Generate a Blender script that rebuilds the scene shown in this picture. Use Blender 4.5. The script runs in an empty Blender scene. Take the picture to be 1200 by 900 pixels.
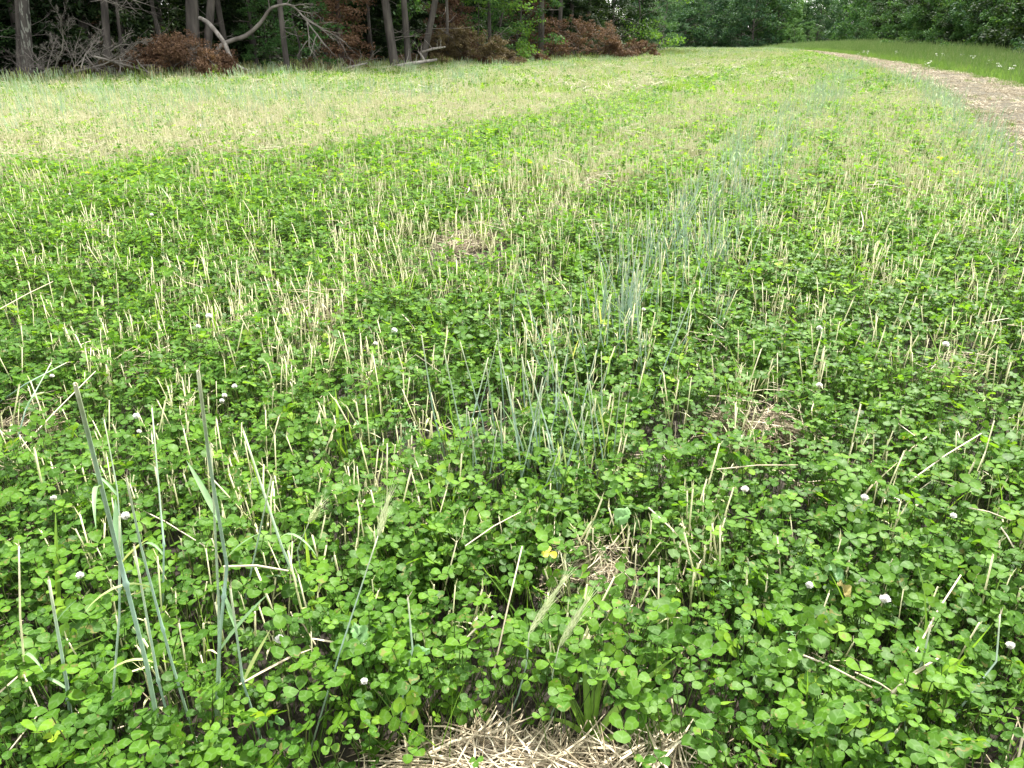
import bpy, math, random
import numpy as np
from mathutils import Vector, Matrix, Euler
rnd = random.Random(7); npr = np.random.default_rng(11)
PI = math.pi
S = bpy.context.scene
COL = S.collection
# ------------------------------------------------------------------ camera
H = 1.10; FPX = 901.0; PITCH = math.radians(24.2)
cam = bpy.data.objects.new('camera', bpy.data.cameras.new('camera')); COL.objects.link(cam)
cam.location = (0, 0, H); cam.rotation_euler = (PI/2 - PITCH, 0, 0)
cam.data.sensor_width = 36; cam.data.lens = 36*FPX/1200
cam.data.clip_start = 0.05; cam.data.clip_end = 6000
S.camera = cam
CP, SP = math.cos(PITCH), math.sin(PITCH)
# ------------------------------------------------------------------ light
SUN_EL, SUN_AZ = math.radians(56), math.radians(30)      # azimuth measured from +Y (view) to +X (right)
w = bpy.data.worlds.new('World'); S.world = w; w.use_nodes = True
nt = w.node_tree; nt.nodes.clear()
out = nt.nodes.new('ShaderNodeOutputWorld'); bg = nt.nodes.new('ShaderNodeBackground')
sky = nt.nodes.new('ShaderNodeTexSky'); sky.sky_type = 'NISHITA'; sky.sun_disc = False
sky.sun_elevation = SUN_EL; sky.sun_rotation = SUN_AZ
tc = nt.nodes.new('ShaderNodeTexCoord'); nz = nt.nodes.new('ShaderNodeTexNoise'); nz.inputs['Scale'].default_value = 2.2
nz.inputs['Detail'].default_value = 6
rp = nt.nodes.new('ShaderNodeValToRGB'); rp.color_ramp.elements[0].position = .25; rp.color_ramp.elements[1].position = .6
rp.color_ramp.elements[0].color = (.55,.55,.55,1); rp.color_ramp.elements[1].color = (.92,.92,.92,1)
mx = nt.nodes.new('ShaderNodeMix'); mx.data_type = 'RGBA'; mx.inputs['B'].default_value = (9.2, 9.1, 8.9, 1)
nt.links.new(tc.outputs['Generated'], nz.inputs['Vector']); nt.links.new(nz.outputs['Fac'], rp.inputs['Fac'])
nt.links.new(rp.outputs['Color'], mx.inputs['Factor']); nt.links.new(sky.outputs['Color'], mx.inputs['A'])
nt.links.new(mx.outputs['Result'], bg.inputs['Color']); bg.inputs['Strength'].default_value = 0.08
nt.links.new(bg.outputs['Background'], out.inputs['Surface'])
sl = bpy.data.lights.new('sun', 'SUN'); sl.energy = 3.4; sl.angle = math.radians(3.0); sl.color = (1, .96, .88)
so = bpy.data.objects.new('sun', sl); COL.objects.link(so)
sd = Vector((math.cos(SUN_EL)*math.sin(SUN_AZ), math.cos(SUN_EL)*math.cos(SUN_AZ), math.sin(SUN_EL)))
so.rotation_euler = sd.to_track_quat('Z', 'Y').to_euler(); so.location = sd*50
S.view_settings.view_transform = 'Standard'; S.view_settings.look = 'None'
S.view_settings.exposure = 2.06; S.view_settings.gamma = 1
S.render.engine = 'CYCLES'
cy = S.cycles
cy.max_bounces = 6; cy.diffuse_bounces = 3; cy.glossy_bounces = 2; cy.transmission_bounces = 4; cy.transparent_max_bounces = 4

# ------------------------------------------------------------------ projection helpers (metres from photo rows)
def P(u, v, z=0.0):
    a = (u-600)/FPX; b = (450-v)/FPX
    d = (a, CP + b*SP, -SP + b*CP)
    t = (z-H)/d[2]
    return Vector((a*t, d[1]*t, z))
def Wd(u, v, y):
    a = (u-600)/FPX; b = (450-v)/FPX
    t = y/(CP+b*SP)
    return Vector((a*t, y, H + (-SP+b*CP)*t))
def proj(x, y, z):
    dz = z-H; D = y*CP - dz*SP; D = np.maximum(D, 1e-3)
    return 600+FPX*x/D, 450-FPX*(dz*CP+y*SP)/D

def seglen_dist(px, py, line):
    """distance of points to a ground polyline, and signed side (positive to the right)"""
    best = np.full(px.shape, 1e9); side = np.zeros(px.shape)
    for (ax, ay), (bx, by) in zip(line[:-1], line[1:]):
        dx, dy = bx-ax, by-ay; L2 = dx*dx+dy*dy
        t = np.clip(((px-ax)*dx+(py-ay)*dy)/L2, 0, 1)
        d = np.hypot(px-ax-t*dx, py-ay-t*dy)
        s = (px-ax)*dy-(py-ay)*dx
        m = d < best; best[m] = d[m]; side[m] = np.sign(s[m])
    return best, side
def gl(pts): return [tuple(P(u, v)[:2]) for u, v in pts]

WOOD = [(-60,-58), (-12.6,20.0), (9.8,57.0), (12.0,62.0), (6,75), (-10,110), (-60,200)]     # edge of the left wood
TRK_N = [(3.0,-4.0)] + gl([(1330,400),(1200,233),(1165,186),(1130,149),(1090,116),(1045,91),(1000,76),(960,66)])
TRK_N += [(24.0, 68.0), (30.0, 100.0), (36.0, 150.0)]
def offs(line, d):
    o = []
    for i, (x, y) in enumerate(line):
        a = line[max(i-1,0)]; b = line[min(i+1,len(line)-1)]
        dx, dy = b[0]-a[0], b[1]-a[1]; L = math.hypot(dx, dy)
        o.append((x+dy/L*d, y-dx/L*d))
    return o
def smooth(line, k=2):
    for _ in range(k):
        q = [line[0]]
        for a, b in zip(line[:-1], line[1:]):
            q += [(a[0]*.75+b[0]*.25, a[1]*.75+b[1]*.25), (a[0]*.25+b[0]*.75, a[1]*.25+b[1]*.75)]
        line = q+[line[-1]]
    return line
TRK_N = smooth(TRK_N); TRK_F = offs(TRK_N, 2.7); WOOD_R = [(13.0,-4.0),(15.0,14.0),(18.4,30.0),(24.0,48.0),(31.0,75.0),(40.0,106.0),(56.0,150.0)]
RYE1 = gl([(560,640),(650,520),(720,430),(785,340),(840,270),(895,205),(955,142),(985,108),(1003,82)])
RYE2 = gl([(1290,330),(1200,222),(1150,160),(1105,122),(1055,92),(1010,74)])
LOWB = gl([(-400,262),(-120,232),(0,210),(200,203),(400,190),(600,152),(760,112),(880,80),(930,66)])
MIDS = gl([(200,440),(330,385),(430,335),(560,285),(690,222),(800,160),(880,112),(935,78)])

def sstep(a, b, x):
    t = np.clip((x-a)/(b-a), 0, 1); return t*t*(3-2*t)
def noise2(x, y, s, seed=0):
    x = x/s+seed*17.3; y = y/s-seed*9.1
    return (np.sin(x*1.7+1.3*np.sin(y*1.1+seed))+np.sin(y*2.1+1.7*np.sin(x*.9+2*seed))+np.sin((x+y)*1.31+np.sin(x*2.3-y*1.9)))/3
def zt(x, y):
    x = np.asarray(x, float); y = np.asarray(y, float)
    z = .012*noise2(x, y, .25, 1)+.02*noise2(x, y, 1.3, 2)*sstep(1, 6, y)
    z = z - .7*sstep(78, 150, y) - .6*sstep(130, 300, y)
    d, s = seglen_dist(x, y, TRK_F)
    d = np.where(s > 0, d, 0)
    z = z + (.10+.36*sstep(25, 85, y))*sstep(0.2, 6, d)
    d2, s2 = seglen_dist(x, y, WOOD)
    z = z + .15*sstep(0, 12, np.where(s2 < 0, d2, 0))
    return z
def Z(x, y): return float(zt(np.array([x]), np.array([y]))[0])

# ------------------------------------------------------------------ materials
def newmat(name):
    m = bpy.data.materials.new(name); m.use_nodes = True
    t = m.node_tree; t.nodes.clear(); return m, t
def N(t, typ, **kw):
    n = t.nodes.new(typ)
    for k, v in kw.items():
        if hasattr(n, k): setattr(n, k, v)
        else: n.inputs[k].default_value = v
    return n
def ramp(t, cols, fac):
    r = t.nodes.new('ShaderNodeValToRGB'); e = r.color_ramp.elements
    n = len(cols)
    e[0].position = cols[0][0]; e[0].color = (*cols[0][1], 1)
    e[1].position = cols[-1][0]; e[1].color = (*cols[-1][1], 1)
    for p, c in cols[1:-1]:
        q = e.new(p); q.color = (*c, 1)
    t.links.new(fac, r.inputs['Fac']); return r.outputs['Color']
def attr(t, nm):
    a = t.nodes.new('ShaderNodeAttribute'); a.attribute_name = nm; return a.outputs['Fac']
def math_(t, op, a, b=0, c=None):
    n = t.nodes.new('ShaderNodeMath'); n.operation = op
    for i, v in enumerate((a, b) if c is None else (a, b, c)):
        if isinstance(v, (int, float)): n.inputs[i].default_value = v
        else: t.links.new(v, n.inputs[i])
    return n.outputs[0]
def mixc(t, f, a, b, blend='MIX'):
    n = t.nodes.new('ShaderNodeMix'); n.data_type = 'RGBA'; n.blend_type = blend
    for nm, v in (('Factor', f), ('A', a), ('B', b)):
        if isinstance(v, (int, float)): n.inputs[nm].default_value = v
        elif isinstance(v, tuple): n.inputs[nm].default_value = (*v, 1)
        else: t.links.new(v, n.inputs[nm])
    return n.outputs['Result']
def leafmat(name, cols, tcols=None, tmix=.0, rough=.5, trans=.35, krand=.35, chevron=False, spec=.4, streak=False, tgain=1.5, green=True, spots=False):
    m, t = newmat(name)
    o = t.nodes.new('ShaderNodeOutputMaterial')
    oi = t.nodes.new('ShaderNodeObjectInfo')
    f = math_(t, 'ADD', math_(t, 'MULTIPLY', attr(t, 'var'), 1-krand), math_(t, 'MULTIPLY', oi.outputs['Random'], krand))
    c = ramp(t, cols, f)
    if tcols:
        c2 = ramp(t, tcols, attr(t, 't'))
        c = mixc(t, tmix, c, c2)
    if chevron:
        l = attr(t, 't'); x = attr(t, 'w')
        b = math_(t, 'ABSOLUTE', math_(t, 'SUBTRACT', l, math_(t, 'SUBTRACT', .62, math_(t, 'MULTIPLY', x, .28))))
        k = math_(t, 'SMOOTH_MIN', math_(t, 'MULTIPLY', math_(t, 'SUBTRACT', .11, b), 5.0), 1.0, .1)
        k = math_(t, 'MULTIPLY', math_(t, 'MAXIMUM', k, 0.0), .38)
        c = mixc(t, k, c, (.24, .36, .17))
        r = math_(t, 'MULTIPLY', math_(t, 'LESS_THAN', x, .06), .25)
        c = mixc(t, r, c, (.16, .30, .08))
    if streak:
        x = attr(t, 'w')
        sn = math_(t, 'MULTIPLY', math_(t, 'ABSOLUTE', math_(t, 'SINE', math_(t, 'MULTIPLY', x, 22.0))), .25)
        c = mixc(t, sn, c, (.22, .36, .10))
    ng = N(t, 'ShaderNodeTexNoise', Scale=60.0, Detail=3.0)
    tcn = t.nodes.new('ShaderNodeTexCoord'); t.links.new(tcn.outputs['Object'], ng.inputs['Vector'])
    if spots:
        n5 = N(t, 'ShaderNodeTexNoise', Scale=95.0, Detail=2.0); t.links.new(tcn.outputs['Object'], n5.inputs['Vector'])
        n6 = N(t, 'ShaderNodeTexNoise', Scale=16.0, Detail=1.0); t.links.new(tcn.outputs['Object'], n6.inputs['Vector'])
        kk = math_(t, 'MULTIPLY', math_(t, 'GREATER_THAN', n5.outputs['Fac'], .62), math_(t, 'GREATER_THAN', n6.outputs['Fac'], .56))
        c = mixc(t, math_(t, 'MULTIPLY', kk, .65), c, (.20, .17, .06))
    hv = N(t, 'ShaderNodeHueSaturation')
    t.links.new(math_(t, 'ADD', math_(t, 'MULTIPLY', ng.outputs['Fac'], .7), .65), hv.inputs['Value'])
    t.links.new(c, hv.inputs['Color']); c = hv.outputs['Color']
    p = N(t, 'ShaderNodeBsdfPrincipled', Roughness=rough); p.inputs['Specular IOR Level'].default_value = spec
    t.links.new(c, p.inputs['Base Color'])
    if trans > 0:
        tr = t.nodes.new('ShaderNodeBsdfTranslucent')
        tcol = mixc(t, 1.0, c, (tgain*1.05, tgain, tgain*.45) if green else (1.0, 1.0, 1.0), 'MULTIPLY')
        t.links.new(tcol, tr.inputs['Color'])
        ms = N(t, 'ShaderNodeMixShader', Fac=trans)
        t.links.new(p.outputs[0], ms.inputs[1]); t.links.new(tr.outputs[0], ms.inputs[2])
        t.links.new(ms.outputs[0], o.inputs['Surface'])
    else: t.links.new(p.outputs[0], o.inputs['Surface'])
    return m
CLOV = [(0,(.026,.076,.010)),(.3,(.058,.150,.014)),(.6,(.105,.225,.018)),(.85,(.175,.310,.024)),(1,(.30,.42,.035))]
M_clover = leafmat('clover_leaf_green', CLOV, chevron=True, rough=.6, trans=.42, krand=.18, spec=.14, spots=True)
M_clover_lessbacklit = leafmat('clover_leaf_less_backlit', [(0,(.020,.062,.006)),(.35,(.046,.122,.010)),(.7,(.085,.190,.013)),(.92,(.115,.235,.018)),(1,(.19,.31,.03))], chevron=True, rough=.5, trans=.40, krand=.25, spec=.17, spots=True)  # near clover, colour darkened to imitate foliage without the far field's backlight
M_yellow = leafmat('clover_leaf_yellow', [(0,(.42,.42,.03)),(1,(.55,.5,.04))], trans=.3)
M_petiole = leafmat('petiole', [(0,(.04,.085,.012)),(.6,(.075,.15,.02)),(1,(.09,.07,.03))], trans=.15)
M_grass = leafmat('grass_blade', [(0,(.08,.18,.022)),(.5,(.15,.29,.03)),(1,(.26,.40,.06))], trans=.4, rough=.45, streak=True)
M_grassfar = leafmat('meadow_grass', [(0,(.06,.13,.025)),(.5,(.105,.20,.035)),(.85,(.17,.27,.06)),(1,(.28,.32,.12))], trans=.35)
M_fieldgrass = leafmat('field_grass', [(0,(.10,.20,.03)),(.5,(.19,.31,.05)),(.85,(.30,.39,.10)),(1,(.45,.46,.22))], trans=.4)
M_bank = leafmat('bank_grass', [(0,(.065,.145,.035)),(.5,(.125,.225,.055)),(.85,(.20,.30,.095)),(1,(.30,.35,.17))], trans=.3)
M_fringe = leafmat('fringe_grass', [(0,(.08,.16,.03)),(.5,(.15,.25,.045)),(.8,(.24,.32,.08)),(1,(.40,.36,.22))], trans=.35)
M_rye = leafmat('rye_stem_bluegreen', green=False, cols= [(0,(.17,.27,.20)),(.5,(.26,.39,.30)),(.8,(.36,.48,.36)),(1,(.44,.50,.25))], rough=.5, trans=.12,
                tcols=[(0,(.24,.34,.14)),(.45,(.24,.36,.29)),(.8,(.36,.45,.30)),(1,(.62,.57,.34))], tmix=.55)
M_ryeleaf = leafmat('rye_leaf', [(0,(.14,.26,.14)),(.6,(.24,.38,.20)),(1,(.48,.48,.14))], rough=.5, trans=.35, streak=True)
M_stub = leafmat('stubble', green=False, cols= [(0,(.26,.36,.13)),(.3,(.46,.49,.23)),(.7,(.60,.57,.34)),(1,(.74,.69,.48))], rough=.55, trans=.12,
                 tcols=[(0,(.16,.25,.07)),(.4,(.38,.43,.17)),(.8,(.64,.60,.37)),(1,(.78,.73,.52))], tmix=.5)
M_straw = leafmat('dry_straw', green=False, cols= [(0,(.17,.13,.08)),(.3,(.33,.27,.175)),(.7,(.47,.40,.275)),(1,(.62,.56,.42))], rough=.6, trans=.1, krand=.1)
M_strawpale = leafmat('bleached_straw', green=False, cols= [(0,(.34,.31,.20)),(.4,(.52,.49,.34)),(1,(.72,.69,.52))], rough=.6, trans=.15, krand=.1)
M_ryepale = leafmat('rye_stem_silvery', green=False, cols= [(0,(.24,.38,.20)),(.5,(.37,.52,.31)),(1,(.56,.64,.38))], rough=.5, trans=.2)
M_head = leafmat('rye_head', green=False, cols= [(0,(.38,.46,.22)),(1,(.66,.70,.44))], rough=.6, trans=.5)
M_petal = leafmat('clover_petal', green=False, cols= [(0,(.62,.56,.46)),(.25,(.80,.79,.74)),(1,(.88,.88,.86))], rough=.6, trans=.3)
M_weed = leafmat('weed_leaf', [(0,(.07,.18,.06)),(1,(.15,.30,.10))], trans=.3, rough=.55)
M_deadleaf = leafmat('withered_leaf', [(0,(.20,.22,.06)),(1,(.36,.30,.10))], trans=.3, rough=.6)
def barkmat(name, c1, c2, c3=None, scale=6):
    m, t = newmat(name); o = t.nodes.new('ShaderNodeOutputMaterial')
    tcn = t.nodes.new('ShaderNodeTexCoord'); mp = N(t, 'ShaderNodeMapping'); mp.inputs['Scale'].default_value = (1, 1, .22)
    t.links.new(tcn.outputs['Object'], mp.inputs['Vector'])
    n1 = N(t, 'ShaderNodeTexNoise', Scale=float(scale), Detail=6.0); t.links.new(mp.outputs[0], n1.inputs['Vector'])
    n2 = N(t, 'ShaderNodeTexNoise', Scale=float(scale)*4, Detail=4.0); t.links.new(mp.outputs[0], n2.inputs['Vector'])
    c = ramp(t, [(.35, c1), (.65, c2)], n1.outputs['Fac'])
    if c3: c = mixc(t, math_(t, 'MULTIPLY', math_(t, 'GREATER_THAN', n2.outputs['Fac'], .56), .75), c, c3)
    p = N(t, 'ShaderNodeBsdfPrincipled', Roughness=.9); t.links.new(c, p.inputs['Base Color'])
    bp = N(t, 'ShaderNodeBump', Strength=.7, Distance=.03); t.links.new(n2.outputs['Fac'], bp.inputs['Height'])
    t.links.new(bp.outputs[0], p.inputs['Normal']); t.links.new(p.outputs[0], o.inputs['Surface']); return m
M_bark = barkmat('bark_grey_brown', (.035,.03,.026), (.10,.088,.075))
M_bark2 = barkmat('bark_lichen', (.03,.027,.024), (.08,.072,.06), (.24,.25,.21), 4)
M_bare = barkmat('bleached_wood', (.16,.145,.125), (.40,.37,.33), (.12,.10,.085), 3)
M_twig = barkmat('dead_twigs', (.09,.078,.066), (.22,.20,.175), None, 3)
M_twigd = barkmat('brown_twigs', (.05,.034,.028), (.13,.095,.075), None, 3)
def folmat(name, cols, trans=.25):
    return leafmat(name, cols, trans=trans, rough=.65, krand=.25, spec=.1)
M_fdark = folmat('foliage_dark', [(0,(.010,.022,.009)),(.6,(.022,.044,.016)),(1,(.05,.085,.026))])
M_fmid = folmat('foliage_mid', [(0,(.032,.085,.028)),(.6,(.062,.14,.040)),(1,(.12,.21,.06))])
M_fblue = folmat('foliage_bluish', [(0,(.020,.055,.028)),(.6,(.040,.092,.042)),(1,(.085,.16,.065))])
M_fbright = folmat('foliage_bright', [(0,(.045,.11,.025)),(.6,(.09,.19,.035)),(1,(.16,.28,.05))], .35)
M_fbrown = folmat('foliage_dead_brown', [(0,(.05,.031,.021)),(.6,(.12,.070,.044)),(1,(.22,.14,.085))], .15)
M_folive = folmat('foliage_dead_olive', [(0,(.05,.036,.022)),(.6,(.11,.085,.045)),(1,(.17,.14,.065))], .15)

def groundmat():
    m, t = newmat('field_soil'); o = t.nodes.new('ShaderNodeOutputMaterial')
    g = t.nodes.new('ShaderNodeNewGeometry')
    n1 = N(t, 'ShaderNodeTexNoise', Scale=14.0, Detail=8.0, Roughness=.7); t.links.new(g.outputs['Position'], n1.inputs['Vector'])
    n2 = N(t, 'ShaderNodeTexNoise', Scale=1.1, Detail=5.0); t.links.new(g.outputs['Position'], n2.inputs['Vector'])
    n3 = N(t, 'ShaderNodeTexNoise', Scale=110.0, Detail=3.0); t.links.new(g.outputs['Position'], n3.inputs['Vector'])
    soil = ramp(t, [(.3,(.010,.008,.005)),(.55,(.028,.021,.014)),(.75,(.07,.052,.034))], n1.outputs['Fac'])
    moss = ramp(t, [(.35,(.03,.055,.016)),(.65,(.07,.11,.035))], n3.outputs['Fac'])
    c = mixc(t, attr(t, 'green'), soil, moss)
    p = N(t, 'ShaderNodeBsdfPrincipled', Roughness=.95); t.links.new(c, p.inputs['Base Color'])
    bp = N(t, 'ShaderNodeBump', Strength=1.0, Distance=.02); t.links.new(n1.outputs['Fac'], bp.inputs['Height'])
    t.links.new(bp.outputs[0], p.inputs['Normal']); t.links.new(p.outputs[0], o.inputs['Surface']); return m
M_ground = groundmat()
def trackmat():
    m, t = newmat('track_earth_straw'); o = t.nodes.new('ShaderNodeOutputMaterial')
    g = t.nodes.new('ShaderNodeNewGeometry')
    n1 = N(t, 'ShaderNodeTexNoise', Scale=5.0, Detail=8.0, Roughness=.7); t.links.new(g.outputs['Position'], n1.inputs['Vector'])
    n3 = N(t, 'ShaderNodeTexNoise', Scale=45.0, Detail=5.0, Roughness=.7); t.links.new(g.outputs['Position'], n3.inputs['Vector'])
    c = ramp(t, [(.35,(.035,.029,.015)),(.5,(.080,.070,.038)),(.65,(.135,.118,.066))], n1.outputs['Fac'])
    c = mixc(t, .5, c, ramp(t, [(.42,(.04,.032,.018)),(.6,(.20,.175,.115))], n3.outputs['Fac']))
    p = N(t, 'ShaderNodeBsdfPrincipled', Roughness=.95); t.links.new(c, p.inputs['Base Color'])
    bp = N(t, 'ShaderNodeBump', Strength=1.0, Distance=.05); t.links.new(n3.outputs['Fac'], bp.inputs['Height'])
    t.links.new(bp.outputs[0], p.inputs['Normal']); t.links.new(p.outputs[0], o.inputs['Surface']); return m
M_track = trackmat()

# ------------------------------------------------------------------ mesh builder
class MB:
    def __init__(s): s.v = []; s.f = []; s.m = []; s.a = []; s.nv = 0
    def add(s, verts, faces, var=0., t=None, w=None, mi=0):
        n = len(verts); b = s.nv
        s.v.extend(tuple(p) for p in verts)
        s.f.extend(tuple(i+b for i in f) for f in faces); s.m.extend([mi]*len(faces))
        for i in range(n):
            s.a.append((var, t[i] if t is not None else 0., w[i] if w is not None else 0.))
        s.nv += n
    def mesh(s, name, mats, smooth=True):
        me = bpy.data.meshes.new(name); me.from_pydata(s.v, [], s.f)
        for k, nm in enumerate(('var', 't', 'w')):
            at = me.attributes.new(nm, 'FLOAT', 'POINT'); at.data.foreach_set('value', np.array([q[k] for q in s.a], np.float32))
        for m in (mats if isinstance(mats, (list, tuple)) else [mats]): me.materials.append(m)
        me.polygons.foreach_set('material_index', s.m)
        me.polygons.foreach_set('use_smooth', [smooth]*len(me.polygons)); me.update(); return me
def npmesh(name, V, F, var, mats, t=None):
    """V (n,3), F (k,4 or 3) numpy"""
    me = bpy.data.meshes.new(name); k = F.shape[1]
    me.vertices.add(len(V)); me.vertices.foreach_set('co', V.astype(np.float32).ravel())
    me.loops.add(F.size); me.loops.foreach_set('vertex_index', F.astype(np.int32).ravel())
    me.polygons.add(len(F)); me.polygons.foreach_set('loop_start', np.arange(0, F.size, k, dtype=np.int32))
    me.update(calc_edges=True)
    at = me.attributes.new('var', 'FLOAT', 'POINT'); at.data.foreach_set('value', var.astype(np.float32))
    if t is not None:
        at = me.attributes.new('t', 'FLOAT', 'POINT'); at.data.foreach_set('value', t.astype(np.float32))
    me.materials.append(mats); return me
def obj(name, me, parent=None, loc=None, rot=None, scale=None):
    o = bpy.data.objects.new(name, me); COL.objects.link(o)
    if parent: o.parent = parent
    if loc is not None: o.location = loc
    if rot is not None: o.rotation_euler = rot
    if scale is not None: o.scale = (scale,)*3 if isinstance(scale, (int, float)) else scale
    return o
def tag(o, label=None, cat=None, group=None, kind=None):
    if label: o['label'] = label
    if cat: o['category'] = cat
    if group: o['group'] = group
    if kind: o['kind'] = kind
    return o
def thing(name, label, cat, loc=(0,0,0), rz=0, group=None, scale=1.0):
    o = bpy.data.objects.new(name, None); COL.objects.link(o); o.location = loc; o.rotation_euler = (0,0,rz); o.scale = (scale,)*3
    o.empty_display_size = .05
    return tag(o, label, cat, group)
def frame(d):
    d = Vector(d).normalized(); a = Vector((0,0,1)) if abs(d.z) < .9 else Vector((1,0,0))
    x = d.cross(a).normalized(); return x, d.cross(x)
def tube(mb, pts, radii, sides=5, var=0., mi=0, cap=True, t0=0., t1=1.):
    V = []; T = []; F = []; n = len(pts)
    pts = [Vector(p) for p in pts]
    x = None
    for i, p in enumerate(pts):
        d = (pts[min(i+1, n-1)]-pts[max(i-1, 0)])
        if d.length < 1e-9: d = Vector((0,0,1))
        d.normalize()
        if x is None: x, y = frame(d)
        else:
            x = (x - d*x.dot(d)); x = x.normalized() if x.length > 1e-6 else frame(d)[0]; y = d.cross(x)
        r = radii[i] if hasattr(radii, '__len__') else radii
        for k in range(sides):
            a = 2*PI*k/sides; V.append(p + x*(math.cos(a)*r) + y*(math.sin(a)*r)); T.append(t0+(t1-t0)*i/(n-1))
    for i in range(n-1):
        for k in range(sides):
            F.append((i*sides+k, i*sides+(k+1) % sides, (i+1)*sides+(k+1) % sides, (i+1)*sides+k))
    if cap: F.append(tuple((n-1)*sides+k for k in range(sides)))
    mb.add(V, F, var, T, None, mi)
def blade(mb, pts, width, up=(0,0,1), var=0., mi=0, fold=.25, wprof=None):
    """ribbon with a midrib fold, tapering to its tip"""
    pts = [Vector(p) for p in pts]; n = len(pts); V = []; T = []; Wt = []; F = []
    for i, p in enumerate(pts):
        d = (pts[min(i+1, n-1)]-pts[max(i-1, 0)]).normalized()
        sd_ = d.cross(Vector(up)); sd_ = sd_.normalized() if sd_.length > 1e-5 else Vector((1,0,0))
        nn = sd_.cross(d); s = i/(n-1)
        wd = width*(wprof[i] if wprof else (min(1, .55+s*1.5))*(1-s**3)+.03)/2
        V += [p-sd_*wd+nn*wd*fold*2, p, p+sd_*wd+nn*wd*fold*2]; T += [s]*3; Wt += [1, 0, 1]
    for i in range(n-1):
        a = i*3; F += [(a, a+1, a+4, a+3), (a+1, a+2, a+5, a+4)]
    mb.add(V, F, var, T, Wt, mi)
def arc(p, d, L, droop, n=5):
    pts = [Vector(p)]; d = Vector(d).normalized()
    for i in range(n):
        pts.append(pts[-1]+d*(L/n)); d = (d+Vector((0,0,-droop/n))).normalized()
    return pts

# ------------------------------------------------------------------ clover leaf
def leaf(mb, base, top, size, tilt, az, var, lod=0, mi=0, mp=1, stem=True, n=3):
    top = Vector(top)
    if stem:
        b = Vector(base); mid = b.lerp(top, .5)+Vector((rnd.uniform(-1,1), rnd.uniform(-1,1), 0))*.006
        if lod == 0: tube(mb, [b, mid, top], [.0011, .0010, .0008], 3, rnd.random(), mp, False)
        elif lod == 1: mb.add([b+Vector((.0015,0,0)), b-Vector((.0015,0,0)), top], [(0,1,2)], rnd.random(), [0,0,1], None, mp)
    M = Matrix.Rotation(az, 3, 'Z') @ Matrix.Rotation(tilt, 3, 'X')
    up = rnd.uniform(-.1, .3)
    for k in range(n):
        ph = k*2*PI/n + rnd.uniform(-.18, .18); L = size*rnd.uniform(.88, 1.1); wd = L*rnd.uniform(.42, .52)
        cup = rnd.uniform(.02, .30)+(.45 if rnd.random() < .12 else 0); bend = rnd.uniform(-.38, .18); lift = up+rnd.uniform(-.15, .15)
        c, s_ = math.cos(ph), math.sin(ph)
        if lod == 0: prof = [(.04,.06),(.28,.62),(.55,.96),(.80,.90),(.97,.42)]
        elif lod == 1: prof = [(.05,.15),(.5,1.0),(.98,.45)]
        V = []; T = []; Wt = []; F = []
        if lod < 2:
            for i, (q, ww) in enumerate(prof):
                y = q*L; zz = (lift*q+bend*q*q)*L
                for sx in (-1, 0, 1):
                    yy = y if sx or i < len(prof)-1 else y*.97
                    loc = Vector((sx*ww*wd, yy, zz+abs(sx)*ww*wd*cup))
                    loc = Vector((loc.x*c-loc.y*s_, loc.x*s_+loc.y*c, loc.z))
                    V.append(top+M@loc); T.append(q); Wt.append(abs(sx))
            for i in range(len(prof)-1):
                a = i*3; F += [(a, a+1, a+4, a+3), (a+1, a+2, a+5, a+4)]
        else:
            for (xx, yy) in ((0, 0), (-.5*L, .6*L), (0, L), (.5*L, .6*L)):
                loc = Vector((xx*c-yy*s_, xx*s_+yy*c, lift*yy)); V.append(top+M@loc); T.append(.3); Wt.append(.5)
            F = [(0, 1, 2, 3)]
        mb.add(V, F, var, T, Wt, mi)

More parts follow.
